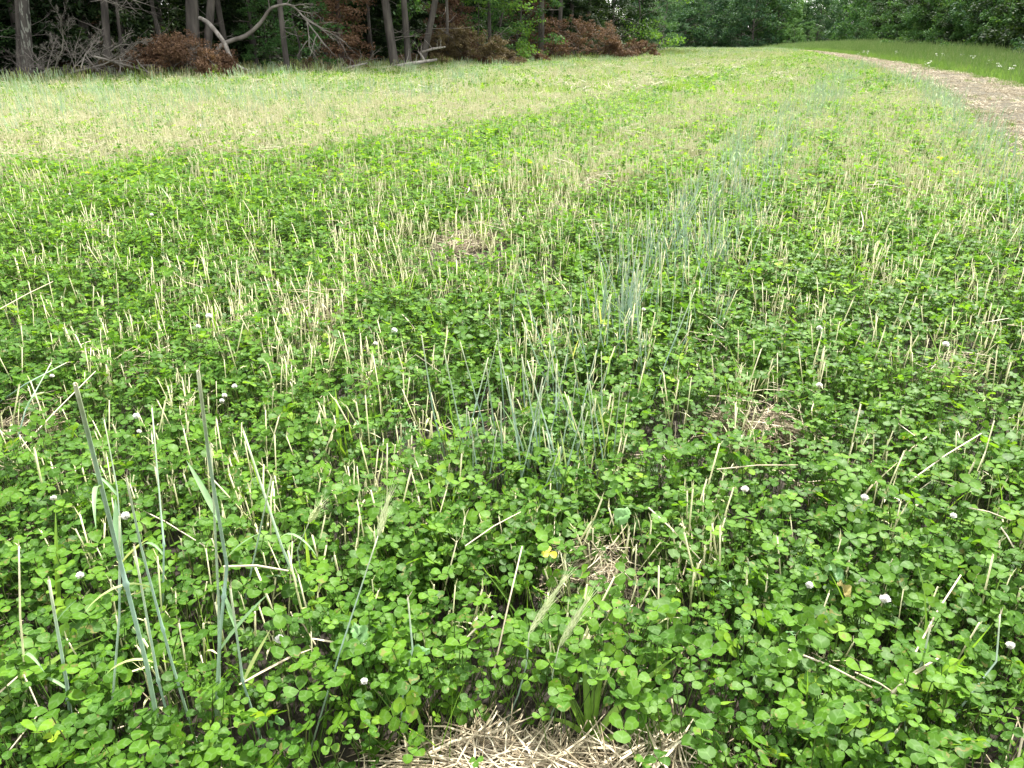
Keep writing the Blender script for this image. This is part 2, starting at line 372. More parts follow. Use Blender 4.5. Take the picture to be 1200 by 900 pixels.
def hidden(name, me): return bpy.data.objects.new(name, me)
def scatter(name, protos, pts, rot, scl, idx, label, cat):
    """one ground-cover object: points carrying instances of the given meshes"""
    coll = bpy.data.collections.new(name+'_kinds')
    for i, me in enumerate(protos):
        coll.objects.link(bpy.data.objects.new('%s_kind_%02d' % (name, i), me))
    n = len(pts); me = bpy.data.meshes.new(name); me.vertices.add(n)
    me.vertices.foreach_set('co', np.asarray(pts, np.float32).ravel())
    a = me.attributes.new('rot', 'FLOAT_VECTOR', 'POINT'); a.data.foreach_set('vector', np.asarray(rot, np.float32).ravel())
    a = me.attributes.new('scl', 'FLOAT', 'POINT'); a.data.foreach_set('value', np.asarray(scl, np.float32))
    a = me.attributes.new('idx', 'INT', 'POINT'); a.data.foreach_set('value', np.asarray(idx, np.int32))
    o = obj(name, me); tag(o, label, cat, None, 'stuff')
    g = bpy.data.node_groups.new(name+'_scatter', 'GeometryNodeTree')
    g.interface.new_socket('Geometry', in_out='INPUT', socket_type='NodeSocketGeometry')
    g.interface.new_socket('Geometry', in_out='OUTPUT', socket_type='NodeSocketGeometry')
    gi = g.nodes.new('NodeGroupInput'); go = g.nodes.new('NodeGroupOutput')
    ci = g.nodes.new('GeometryNodeCollectionInfo'); ci.inputs['Collection'].default_value = coll
    ci.inputs['Separate Children'].default_value = True; ci.inputs['Reset Children'].default_value = True
    ip = g.nodes.new('GeometryNodeInstanceOnPoints'); ip.inputs['Pick Instance'].default_value = True
    def na(nm, dt):
        k = g.nodes.new('GeometryNodeInputNamedAttribute'); k.data_type = dt; k.inputs['Name'].default_value = nm; return k.outputs['Attribute']
    g.links.new(gi.outputs[0], ip.inputs['Points']); g.links.new(ci.outputs[0], ip.inputs['Instance'])
    g.links.new(na('idx', 'INT'), ip.inputs['Instance Index']); g.links.new(na('rot', 'FLOAT_VECTOR'), ip.inputs['Rotation'])
    g.links.new(na('scl', 'FLOAT'), ip.inputs['Scale']); g.links.new(ip.outputs[0], go.inputs[0])
    md = o.modifiers.new('scatter', 'NODES'); md.node_group = g
    return o
def rot_n(n, tilt=.12):
    return np.stack([npr.normal(0, tilt, n), npr.normal(0, tilt, n), npr.uniform(0, 2*PI, n)], 1)

# ------------------------------------------------------------------ ground sheet, track, sky is the World
def build_ground():
    a = np.linspace(-1, 1, 381); xs = np.sinh(a*7.6)/np.sinh(7.6)*2500
    b = np.linspace(-.62, 1, 441); ys = np.sinh(b*7.6)/np.sinh(7.6)*2500+2
    X, Y = np.meshgrid(xs, ys); x = X.ravel(); y = Y.ravel(); z = zt(x, y)
    V = np.stack([x, y, z], 1); nx, ny = len(xs), len(ys)
    i = np.arange(ny-1)[:, None]*nx+np.arange(nx-1)[None, :]; i = i.ravel()
    F = np.stack([i, i+1, i+nx+1, i+nx], 1)
    me = npmesh('ground', V, F, np.zeros(len(V)), M_ground)
    d, s = seglen_dist(x, y, TRK_F); bank = np.where(s > 0, 1., 0.)
    dw, sw = seglen_dist(x, y, WOOD)
    gr = np.maximum(sstep(4, 22, y)*.85, bank*.95)*np.where((sw < 0) & (dw > .5), .15, 1.)
    at = me.attributes.new('green', 'FLOAT', 'POINT'); at.data.foreach_set('value', gr.astype(np.float32))
    me.polygons.foreach_set('use_smooth', [True]*len(me.polygons))
    tag(obj('ground', me), None, None, None, 'structure')
build_ground()
def build_track():
    # cross-sections every 0.4 m or so
    pts = [Vector((*p, 0)) for p in TRK_N]; Ls = [0]
    for a, b in zip(pts[:-1], pts[1:]): Ls.append(Ls[-1]+(b-a).length)
    n = 260; tot = Ls[-1]; V = []; K = 13
    xs = np.interp(np.linspace(0, 1, n)**1.4*tot, Ls, [p.x for p in pts]); ys = np.interp(np.linspace(0, 1, n)**1.4*tot, Ls, [p.y for p in pts])
    for i in range(n):
        a = max(i-1, 0); b = min(i+1, n-1); dx, dy = xs[b]-xs[a], ys[b]-ys[a]; L = math.hypot(dx, dy)
        e0 = .18*math.sin(i*.9)+.1*math.sin(i*2.3); e1 = .15*math.sin(i*1.1+2)+.1*math.sin(i*2.9)
        for k in range(K):
            s = k/(K-1); o = -e0*(1-s)+s*(2.7+e1)
            V.append((xs[i]+dy/L*o, ys[i]-dx/L*o))
    V = np.array(V); q = np.tile(np.arange(K)/(K-1), n)
    edge = np.minimum(q, 1-q); rut = -.04*np.exp(-((q-.28)/.09)**2)-.04*np.exp(-((q-.74)/.09)**2)
    zz = zt(V[:, 0], V[:, 1])+.035*sstep(0, .12, edge)+rut*.5+.008
    V3 = np.column_stack([V, zz]); i = (np.arange(n-1)[:, None]*K+np.arange(K-1)[None, :]).ravel()
    me = npmesh('dirt_track', V3, np.stack([i, i+1, i+K+1, i+K], 1), np.zeros(len(V3)), M_track)
    me.polygons.foreach_set('use_smooth', [True]*len(me.polygons))
    tag(obj('dirt_track', me), None, None, None, 'structure')
build_track()

# ------------------------------------------------------------------ field zones
def zones(x, y):
    """0..1 weights at ground points: clover, stubble, rye, litter; all fields of the place"""
    d1, _ = seglen_dist(x, y, RYE1); d2, _ = seglen_dist(x, y, RYE2)
    dl, sl_ = seglen_dist(x, y, LOWB); dm, _ = seglen_dist(x, y, MIDS)
    far = sstep(3, 25, y)
    n1 = noise2(x, y, .35, 3); n2 = noise2(x, y, 1.2, 4); n3 = noise2(x, y, .16, 6)
    band = sstep(-.25, .35, np.where(sl_ < 0, dl, -dl)+.25*n1)          # left pale strip
    bandlow = band*(1-sstep(3.5, 8., dl))
    rye = .95*np.exp(-(d1/(.22+.007*y))**2)*np.clip(.65+.9*n1, .1, 1.4)*sstep(1.7, 2.1, y) + 1.1*np.exp(-(d2/(.30+.008*y))**2)*np.clip(.9+.5*n1, .2, 1.3)
    rye = rye+band*.5*sstep(1., 6., dl)*(.6+.5*n2)
    mids = np.exp(-(dm/(.42+.02*y))**2)*np.clip(.8+.6*n1, 0, 1.4)
    right = sstep(.1, .5, x/(y+1))*sstep(2.2, 5, y)
    stub = .26+.20*n1+.75*band*np.clip(.9+.5*n2, .3, 1.5)+1.0*mids+right*(.60+.40*n2)+.25*rye
    stub = np.clip(stub, .03, 1.3)
    lit = .10+1.0*bandlow*np.clip(.7+.8*n1, 0, 1)+.25*band+.8*mids*np.clip(n1+.4, 0, 1)+right*np.clip(n2*.5, 0, .4)
    clo = np.clip(1.05-.30*band-.32*bandlow-.42*mids-.35*right*(n2 > -.1)-.35*rye*(far > .2)+.2*n2, .08, 1.)
    return clo, stub, rye, lit
def infield(x, y, m=0.):
    d, s = seglen_dist(x, y, TRK_N); dw, sw = seglen_dist(x, y, WOOD)
    return (np.where(s < 0, d, -d) > m) & (np.where(sw > 0, dw, -dw) > -.3)
def sample(y0, y1, dens, margin=1.3):
    """random ground points in the part of the field between two distances"""
    A = (y1-y0)*(y1+y0)*(.70)+2*margin*(y1-y0)+(y1-y0)*.4
    n = int(A*dens); y = (y0+(y1-y0)*np.arange(4096)/4095.); wgt = np.cumsum(.70*y+margin+.2); y = np.interp(npr.random(n)*wgt[-1], wgt, y); hw = .70*y+margin+.2
    x = npr.uniform(-1, 1, n)*hw; return x, y

# --- ground cover kinds
def clover_clump(n, r, size, lod, mi_only=0, hmin=.05, hmax=.17):
    mb = MB()
    for i in range(n):
        a = rnd.uniform(0, 2*PI); q = r*math.sqrt(rnd.random()); h = hmin+(hmax-hmin)*rnd.random()**.6
        x, y = q*math.cos(a), q*math.sin(a); lean = rnd.uniform(0, .035)
        leaf(mb, (x*.7, y*.7, -.01), (x+lean*math.cos(a), y+lean*math.sin(a), h), size*rnd.choice((.55, .75, .9, 1., 1.1, 1.25))*rnd.uniform(.9, 1.1), rnd.gauss(0, .40), rnd.uniform(0, 2*PI), min(1, max(0, rnd.gauss(.42, .24))), lod, 0, 1)
    return mb
clo0 = [clover_clump(22, .10, .0178, 0, hmin=.025).mesh('clover_patch', [M_clover_lessbacklit if i < 6 else M_clover, M_petiole]) for i in range(12)]
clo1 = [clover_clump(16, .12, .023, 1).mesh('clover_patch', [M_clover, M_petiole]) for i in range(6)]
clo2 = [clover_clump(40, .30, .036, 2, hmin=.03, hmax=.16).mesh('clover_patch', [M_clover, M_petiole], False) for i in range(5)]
def stub_stalk(mb, x, y, h, r, lean=.12, sides=5, var=None, frayed=True, node=False):
    var = rnd.random() if var is None else var
    tx, ty = rnd.gauss(0, lean)*h, rnd.gauss(0, lean)*h
    p0 = Vector((x, y, -.01)); p1 = Vector((x+tx*.5, y+ty*.5, h*.5)); p2 = Vector((x+tx, y+ty, h))
    tube(mb, [p0, p1, p2], [r, r*1.0, r*.95], sides, var, 0, sides > 4)
    if frayed and sides > 4:
        for k in range(rnd.choice((1, 2, 3))):
            d = Vector((rnd.gauss(0, .35), rnd.gauss(0, .35), 1)); L = rnd.uniform(.008, .03)
            blade(mb, arc(p2-Vector((0,0,.004)), d, L, .3, 2), r*1.8, (1, .3, 0), min(1, var+.25), 0, .2)
        if rnd.random() < .35:     # torn sheath hanging off the side
            d = Vector((rnd.gauss(0, 1), rnd.gauss(0, 1), .8)); blade(mb, arc(p1, d, rnd.uniform(.03, .07), 1.2, 3), .005, (0,0,1), rnd.random(), 0, .2)
def stub_clump(n, r, lod):
    mb = MB()
    for i in range(n):
        a = rnd.uniform(0, 2*PI); q = r*math.sqrt(rnd.random())
        if lod == 0: stub_stalk(mb, q*math.cos(a), q*math.sin(a), rnd.uniform(.10, .24), rnd.uniform(.0010, .0021))
        elif lod == 1: stub_stalk(mb, q*math.cos(a), q*math.sin(a), rnd.uniform(.11, .25), rnd.uniform(.002, .003), sides=3)
        else: stub_stalk(mb, q*math.cos(a), q*math.sin(a), rnd.uniform(.12, .27), rnd.uniform(.0035, .006), .16, sides=3)
    return mb
stu0 = [stub_clump(4, .06, 0).mesh('stubble_tuft', [M_stub]) for i in range(8)]
stu1 = [stub_clump(6, .10, 1).mesh('stubble_tuft', [M_stub]) for i in range(6)]
stu2 = [stub_clump(14, .30, 2).mesh('stubble_tuft', [M_stub]) for i in range(5)]
def rye_clump(n, r, lod, hmin=.25, hmax=.52):
    mb = MB()
    for i in range(n):
        a = rnd.uniform(0, 2*PI); q = r*math.sqrt(rnd.random()); x, y = q*math.cos(a), q*math.sin(a)
        h = rnd.uniform(hmin, hmax); v = rnd.random(); l = rnd.gauss(0, .10), rnd.gauss(0, .10)
        rr = (.0018, .0026, .005)[lod]*rnd.uniform(.8, 1.2)
        tube(mb, [(x, y, 0), (x+l[0]*h*.5, y+l[1]*h*.5, h*.55), (x+l[0]*h, y+l[1]*h, h)], [rr, rr, rr*.8], 5 if lod == 0 else 3, v, 0, False)
        if rnd.random() < .6:
            zz = rnd.uniform(.3, .8)*h; d = Vector((rnd.gauss(0, 1), rnd.gauss(0, 1), 1.6))
            blade(mb, arc((x+l[0]*zz, y+l[1]*zz, zz), d, rnd.uniform(.06, .16), rnd.uniform(.5, 2.2), 4 if lod == 0 else 2), .007*(1, 1.2, 2)[lod], (0,0,1), rnd.random(), 1)
    return mb
rye0 = [rye_clump(4, .06, 0).mesh('rye_tuft', [M_rye, M_ryeleaf]) for i in range(6)]
rye1 = [rye_clump(7, .10, 1).mesh('rye_tuft', [M_rye if i % 2 else M_ryepale, M_ryeleaf]) for i in range(5)]
rye2 = [rye_clump(14, .28, 2, .2, .42).mesh('rye_tuft', [M_ryepale, M_ryeleaf]) for i in range(4)]
def grass_tuft(n, r, hmin, hmax, w_, seg=4, lean=.5, heads=0.):
    mb = MB()
    for i in range(n):
        a = rnd.uniform(0, 2*PI); q = r*math.sqrt(rnd.random()); h = rnd.uniform(hmin, hmax)
        d = Vector((rnd.gauss(0, lean*.5), rnd.gauss(0, lean*.5), 1)); p = arc((q*math.cos(a), q*math.sin(a), 0), d, h, rnd.uniform(.1, 1.3), seg)
        blade(mb, p, w_*rnd.uniform(.6, 1.2), (rnd.random()-.5, rnd.random()-.5, .2), rnd.random()*.85, 0)
        if rnd.random() < heads:
            q1 = arc(p[0], (d.x*.3, d.y*.3, 1), h*1.35, .15, 2)
            tube(mb, q1+[q1[-1]+Vector((0.01, 0, .05))], [w_*.15, w_*.15, w_*.5, w_*.1], 3, 1., 0, False)
    return mb
gr0 = [grass_tuft(7, .035, .12, .27, .0048, 5).mesh('grass_tuft', [M_grass]) for i in range(5)]
gr2 = [grass_tuft(38, .30, .12, .28, .013, 2).mesh('grass_tuft', [M_grassfar]) for i in range(5)]
grG = [grass_tuft(38, .30, .12, .28, .013, 2).mesh('grass_tuft', [M_fieldgrass]) for i in range(5)]
grF = [grass_tuft(34, .28, .18, .45, .014, 3, .4, .25).mesh('tall_grass_tuft', [M_fringe]) for i in range(5)]
def straw_bit(mb, L, r, z, R, sides=3, var=None, tiltmax=.25):
    a = rnd.uniform(0, 2*PI); q = R*math.sqrt(rnd.random()); b = rnd.uniform(0, PI); tl = rnd.gauss(0, tiltmax)
    c = Vector((q*math.cos(a), q*math.sin(a), z)); d = Vector((math.cos(b)*math.cos(tl), math.sin(b)*math.cos(tl), math.sin(tl)))
    m = c+Vector((rnd.gauss(0, 1), rnd.gauss(0, 1), rnd.gauss(0, .6)))*L*.06
    tube(mb, [c-d*L/2, m, c+d*L/2], [r, r, r*.8], sides, rnd.random() if var is None else var, 0, False)
def litter(n, R, L0, L1, r, zmax):
    mb = MB()
    for i in range(n): straw_bit(mb, rnd.uniform(L0, L1), r*rnd.uniform(.5, 1.2), rnd.uniform(.0, zmax), R)
    return mb
li0 = [litter(16, .10, .05, .2, .0015, .05).mesh('straw_litter', [M_straw]) for i in range(6)]
li1 = [litter(12, .14, .08, .24, .0020, .16).mesh('straw_litter', [M_strawpale]) for i in range(5)]
li2 = [litter(34, .32, .1, .3, .0040, .17).mesh('straw_litter', [M_strawpale]) for i in range(4)]
def weed_rosette():
    mb = MB()
    for i in range(rnd.randint(5, 8)):
        a = i*2.4+rnd.random(); st = arc((0,0,0), (math.cos(a)*.5, math.sin(a)*.5, 1), rnd.uniform(.09, .17), .5, 4)
        tube(mb, st, .0009, 3, rnd.random(), 0, False)
        for k in range(2, 5):
            for s in (-1, 1, 0):
                d = Vector((math.cos(a+s*1.1), math.sin(a+s*1.1), .35)); blade(mb, arc(st[k], d, rnd.uniform(.012, .026), .4, 2), .005, (0,0,1), rnd.uniform(.4, 1), 0)
    return mb
weed0 = [weed_rosette().mesh('feathery_weed', [M_weed]) for i in range(4)]

HEAPS = [(712,680,.085),(872,500,.10),(48,490,.10),(545,284,.2),(370,368,.12),(690,222,.26),(940,222,.2),(120,256,.13),(480,213,.2)]
BARE = gl([(470,885)]) + gl([(600,885)]) + gl([(712,690)]) + gl([(875,500)]) + gl([(335,755)]) + gl([(300,800)]) + gl([(525,530)])
BARER = [.01, .01, .08, .09, .06, .07, .06]
for u, v, r in HEAPS: BARE.append(tuple(P(u, v, .10)[:2])); BARER.append(r*1.45)
def barekill(x, y):
    k = np.ones(x.shape)
    for (bx, by), r in zip(BARE, BARER): k = k*np.clip((np.hypot(x-bx, (y-by)*.9)/r-.4)*1.2, .0, 1)
    hc = P(570, 893, .03); k = k*np.clip((np.hypot((x-hc.x)/.28, (y-hc.y+.09)/.17)-.7)*4, 0, 1)
    return k
def put(name, kinds, xs, ys, smin, smax, label, cat, tilt=.12, dz=0., idx=None):
    n = len(xs); z = zt(xs, ys)+dz; idx = npr.integers(0, len(kinds), n) if idx is None else idx
    scatter(name, kinds, np.stack([xs, ys, z], 1), rot_n(n, tilt), npr.uniform(smin, smax, n), idx, label, cat)
def cat_(l): return np.concatenate(l)

# clover: near, middle, far
x, y = sample(.30, 5.5, 150); c, s, r, l = zones(x, y); k = (npr.random(len(x)) < c*barekill(x, y)*np.clip(1.0+.25*noise2(x, y, .12, 9), 0, 1)) & infield(x, y)
put('clover_cover', clo0, x[k], y[k], .6, 1.2, 'dense green three-leaved clover carpeting the foreground of the field', 'clover', idx=npr.integers(0, 6, k.sum())+6*(npr.random(k.sum()) > .85-.80*sstep(1.2, 5.0, y[k])))  # darker leaves thin out with distance, painting in the backlit glow farther off
x, y = sample(5.5, 15, 85); c, s, r, l = zones(x, y); k = (npr.random(len(x)) < c) & infield(x, y)
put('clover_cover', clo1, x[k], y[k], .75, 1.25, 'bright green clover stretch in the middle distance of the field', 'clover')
x, y = sample(15, 92, 8); c, s, r, l = zones(x, y); k = (npr.random(len(x)) < c*.9) & infield(x, y)
put('clover_cover', clo2, x[k], y[k], .8, 1.3, 'far green clover sward running up to the crest of the field', 'clover')
# stubble
x, y = sample(1.0, 5.5, 220); c, s, r, l = zones(x, y); row = .5+.5*np.sin(((x)*.92-(y)*.38)*2*PI/.19)
k = (npr.random(len(x)) < (s*.62+.20)*row*2*(.75+.25*sstep(1.4, 3.0, y))*np.clip(.7+.8*noise2(x, y, .22, 12), .15, 1.5)) & infield(x, y)
put('stubble_cover', stu0, x[k], y[k], .7, 1.1, 'short pale cut rye stubble standing in the foreground clover', 'stubble')
x, y = sample(5.5, 15, 165); c, s, r, l = zones(x, y); k = (npr.random(len(x)) < s*.9*np.clip(1+.9*np.sin((x*.92-y*.38)*2*PI/.38)*(y < 11), .2, 2)) & infield(x, y)
put('stubble_cover', stu1, x[k], y[k], .75, 1.15, 'pale straw coloured stubble band across the middle of the field', 'stubble')
x, y = sample(15, 92, 9); c, s, r, l = zones(x, y); k = (npr.random(len(x)) < s*1.0) & infield(x, y)
put('stubble_cover', stu2, x[k], y[k], .7, 1.1, 'far yellowish stubble stripes leading to the crest of the field', 'stubble')
# rye
x, y = sample(2.6, 5.5, 75); c, s, r, l = zones(x, y); k = (npr.random(len(x)) < r*.75) & infield(x, y)
put('rye_cover', rye0, x[k], y[k], .7, 1.1, 'blue-green uncut rye stems in a strip right of the centre', 'rye')
x, y = sample(5.5, 16, 34); c, s, r, l = zones(x, y); k = (npr.random(len(x)) < r*.9) & infield(x, y)
put('rye_cover', rye1, x[k], y[k], .6, 1.05, 'pale blue-green rye strips running away through the stubble', 'rye')
x, y = sample(16, 90, 3.6); c, s, r, l = zones(x, y); k = (npr.random(len(x)) < r*.9) & infield(x, y)
put('rye_cover', rye2, x[k], y[k], .7, 1.1, 'far pale rye strips near the top of the field', 'rye')
# litter
x, y = sample(.5, 5.5, 34); c, s, r, l = zones(x, y); bk = 1-barekill(x, y); k = (npr.random(len(x)) < np.maximum(l+.12, bk*.9)) & infield(x, y)
put('straw_litter', li0, x[k], y[k], .7, 1.2, 'thin scattered straw lying between the clover stems in front', 'straw')
x, y = sample(5.5, 15, 30); c, s, r, l = zones(x, y); k = (npr.random(len(x)) < l*1.0) & infield(x, y)
put('straw_litter', li1, x[k], y[k], .7, 1.2, 'matted pale straw across the dry band of the field', 'straw')
x, y = sample(15, 92, 3.4); c, s, r, l = zones(x, y); k = (npr.random(len(x)) < l*1.1+.1) & infield(x, y)
put('straw_litter', li2, x[k], y[k], .7, 1.2, 'distant pale straw litter towards the wood edge', 'straw')
wi0 = []
for i in range(8):
    mb = MB()
    for k in range(rnd.choice((2, 3, 3, 5))):
        a = rnd.uniform(0, 2*PI); q = rnd.uniform(0, .1); b = rnd.uniform(0, PI); tl = rnd.gauss(.2, .35); L = rnd.uniform(.05, .22)
        c = Vector((q*math.cos(a), q*math.sin(a), rnd.uniform(.07, .165))); d = Vector((math.cos(b)*math.cos(tl), math.sin(b)*math.cos(tl), math.sin(tl))); kk = Vector((rnd.gauss(0, 1), rnd.gauss(0, 1), rnd.gauss(0, .6)))*L*rnd.choice((.04, .06, .25))
        if rnd.random() < .7: tube(mb, [c-d*L/2, c+kk, c+d*L/2], [rnd.uniform(.0006, .0015)]*3, 4, rnd.uniform(.3, 1), 0, False)
        else: blade(mb, [c-d*L/2, c-d*L/6+kk*.7, c+d*L/6+kk, c+d*L/2], rnd.uniform(.003, .006), (0,0,1), rnd.uniform(.3, 1), 0, .2, [.6, 1, .8, .2])
    wi0.append(mb.mesh('straw_wisp', [M_straw]))
x, y = sample(.7, 7, 38); c, s, r, l = zones(x, y); k = (npr.random(len(x)) < (.16+.45*l+.2*r)*np.clip(.4+1.5*noise2(x, y, .3, 14), .1, 2.2)) & infield(x, y)
put('straw_wisps', wi0, x[k], y[k], .6, 1.1, 'fine dry straws and leaf wisps caught on top of the clover', 'straw')
x, y = sample(7, 16, 18); c, s, r, l = zones(x, y); k = (npr.random(len(x)) < (.2+.8*l)) & infield(x, y)
put('straw_wisps', wi0, x[k], y[k], .7, 1.25, 'dry straw wisps on the clover of the middle distance', 'straw')
# grass
x, y = sample(.8, 15, 20); c, s, r, l = zones(x, y); k = (npr.random(len(x)) < .35+.4*(noise2(x, y, .8, 8) > .2)) & infield(x, y)
put('field_grass', gr0, x[k], y[k], .5, 1.05, 'thin bright grass blades growing up through the clover', 'grass', .2)
x, y = sample(13, 92, 5.5); c, s, r, l = zones(x, y); k = (npr.random(len(x)) < .6) & infield(x, y)
put('field_grass', grG, x[k], y[k], .7, 1.15, 'far short green grass mixed in the stubble', 'grass')
x, y = sample(.8, 6, 3.0); k = npr.random(len(x)) < .8
put('feathery_weeds', weed0, x[k], y[k], .6, 1.1, 'low feathery green weeds between the clover leaves', 'weeds')
# tall fringe grass along the wood
def along(line, d0, d1, n, y0=-5, y1=130):
    L = [0]
    for a, b in zip(line[:-1], line[1:]): L.append(L[-1]+math.hypot(b[0]-a[0], b[1]-a[1]))
    t = npr.uniform(0, L[-1], n); px_ = np.array([p[0] for p in line]); py_ = np.array([p[1] for p in line])
    x = np.interp(t, L, px_); y = np.interp(t, L, py_); x2 = np.interp(np.minimum(t+.3, L[-1]), L, px_); y2 = np.interp(np.minimum(t+.3, L[-1]), L, py_)
    dx, dy = x2-x, y2-y; q = np.maximum(np.hypot(dx, dy), 1e-6); d = npr.uniform(d0, d1, n)
    x = x+dy/q*d; y = y-dx/q*d; m = (y > y0) & (y < y1); return x[m], y[m]
FR = [(-34,-14)]+[(-12.6,20.0), (9.8,57.0), (12.0,62.0), (6,75)]
x, y = along(FR, -1.2, 3.2, 2100)
put('tall_edge_grass', grF, x, y, .45, .85, 'tall uncut grass with seed heads along the foot of the left wood', 'grass')
grB = [grass_tuft(38, .30, .12, .30, .012, 2, .5, .08).mesh('bank_grass_tuft', [M_bank]) for i in range(5)]
# bank right of the track
BK = [p for p in TRK_F if p[1] > 4 and p[1] < 140]
def bankpts(n, d0):
    y = npr.uniform(-2, 130, n); xf = np.interp(y, [p[1] for p in TRK_F], [p[0] for p in TRK_F]); xw = np.interp(y, [p[1] for p in WOOD_R], [p[0] for p in WOOD_R])
    return xf+d0+npr.uniform(0, 1, n)*(xw-xf-d0+4.5), y
x, y = bankpts(16000, .15)
put('bank_grass', grB, x, y, .8, 1.25, 'green grass bank between the dirt track and the right trees', 'grass')
x, y = bankpts(7000, 1.2)
put('bank_tall_grass', grB, x, y, 1.1, 1.7, 'taller rough grass on the bank below the right trees', 'grass')
TN = [p for p in TRK_N if p[1] > 4 and p[1] < 90]
TN = [p for p in TRK_N if -3 < p[1] < 90]
x, y = along(TN, .0, 2.7, 1900, -2, 90)
put('track_straw', [litter(26, .25, .06, .25, .004, .012).mesh('track_litter', [M_straw]) for i in range(4)], x, y, .7, 1.2, 'brown chopped straw strewn over the dirt track', 'straw', .03, .035)
x, y = along(TN, -.5, .5, 1000, -2, 90); x2, y2 = along(TN, 2.2, 3.0, 900, -2, 90); x3, y3 = along(TN, .4, 2.3, 160, -2, 60)
put('track_weeds', gr2, cat_([x, x2, x3]), cat_([y, y2, y3]), .25, .6, 'small green weeds along both edges of the dirt track', 'weeds')

# ------------------------------------------------------------------ individual foreground plants
def leaf_obj_mesh(m):
    mb = MB(); h = rnd.uniform(.09, .17); a = rnd.uniform(0, 2*PI); q = rnd.uniform(.02, .075)
    leaf(mb, (0, 0, -.01), (q*math.cos(a), q*math.sin(a), h), rnd.uniform(.014, .0225), rnd.gauss(0, .40), rnd.uniform(0, 2*PI), min(1, max(0, rnd.gauss(.45, .22))), 0, 0, 1)
    return mb.mesh('clover_leaf', [m, M_petiole])
LM = [leaf_obj_mesh(M_clover_lessbacklit if i % 4 else M_clover) for i in range(30)]
pl = []
while len(pl) < 290:
    yy = rnd.uniform(.80, 1.75); xx = rnd.uniform(-.72*yy-.12, .72*yy+.12)
    if barekill(np.array([xx]), np.array([yy]))[0] < .6: continue
    if any((xx-a)**2+(yy-b)**2 < .045**2 for a, b in pl): continue
    pl.append((xx, yy))
for (xx, yy) in pl:
    t = thing('clover_plant', 'low clover plant with round green three-part leaves in the foreground carpet', 'clover', (xx, yy, Z(xx, yy)), rnd.uniform(0, 2*PI), 'clover plants of the foreground carpet', rnd.uniform(.85, 1.2))
    for k in range(rnd.choice((4, 5, 5, 6))):
        obj('leaf', rnd.choice(LM), t, (rnd.uniform(-.02, .02), rnd.uniform(-.02, .02), 0), (0, 0, rnd.uniform(0, 2*PI)), rnd.uniform(.85, 1.15))
# cut stubs
SM = []
for i in range(24):
    mb = MB(); stub_stalk(mb, 0, 0, rnd.uniform(.13, .25), rnd.uniform(.0013, .0023)); SM.append(mb.mesh('stubble_stalk', [M_stub]))
n = 0
while n < 290:
    yy = rnd.uniform(1.05, 3.2); xx = rnd.uniform(-.72*yy, .72*yy)
    c, s, r, l = zones(np.array([xx]), np.array([yy]))
    row = .5+.5*math.sin((xx*.92-yy*.38)*2*PI/.19)
    if n < 110:
        if not (xx < -.12 and yy < 1.9): continue
    elif rnd.random() > (s[0]*1.5+.15)*row*sstep(.9, 2.4, yy)*1.3: continue
    tag(obj('stubble_stalk', rnd.choice(SM), None, (xx, yy, Z(xx, yy)), (rnd.gauss(0, .1), rnd.gauss(0, .1), rnd.uniform(0, 6)), rnd.uniform(.75, 1.1)),
        'short pale cut rye stalk standing among the foreground clover', 'stubble', 'cut stalks standing in the foreground clover'); n += 1

def stem_mesh(pts, r, mats, node=None, var=.5, tube_t=(0, 1)):
    mb = MB(); pts = [Vector(p) for p in pts]; Q = []; R = []
    for i in range(len(pts)-1):
        for k in range(4): Q.append(pts[i].lerp(pts[i+1], k/4))
    Q.append(pts[-1])
    for i in range(len(Q)): R.append(r*(1-.42*i/len(Q)))
    if node is not None:
        j = max(1, min(len(Q)-2, int(node*len(Q)))); a = Q[j]; d = (Q[j+1]-Q[j-1]).normalized()
        Q[j+1:j+1] = [a+d*.004, a+d*.009]; Q[j] = a-d*.002; R[j+1:j+1] = [r*1.45, r*.95]
    tube(mb, Q, R, 7, var, 0, True, *tube_t); return mb
def head_mb(p, d, L, r):
    mb = MB(); d = Vector(d).normalized(); x, yv = frame(d); p = Vector(p)
    for i in range(80):
        s = i/80; a = i*2.4; rr = r*math.sin(min(1, s*1.15+.12)*PI*.92+.1)*.8+.0008; q = p+d*(L*s)
        o_ = (x*math.cos(a)+yv*math.sin(a)); b = q+o_*rr*.3
        blade(mb, [b, b+o_*rr*.8+d*.006, b+o_*rr*.9+d*.014], .0032, o_, rnd.random(), 0, .3)
        if i % 2 == 0: blade(mb, [b+d*.006, b+o_*(rr+.003)+d*.022, b+o_*(rr+.010)+d*.046], .0007, o_, .9, 0, .1)
    tube(mb, [p, p+d*L], .001, 3, .5, 0, False); return mb
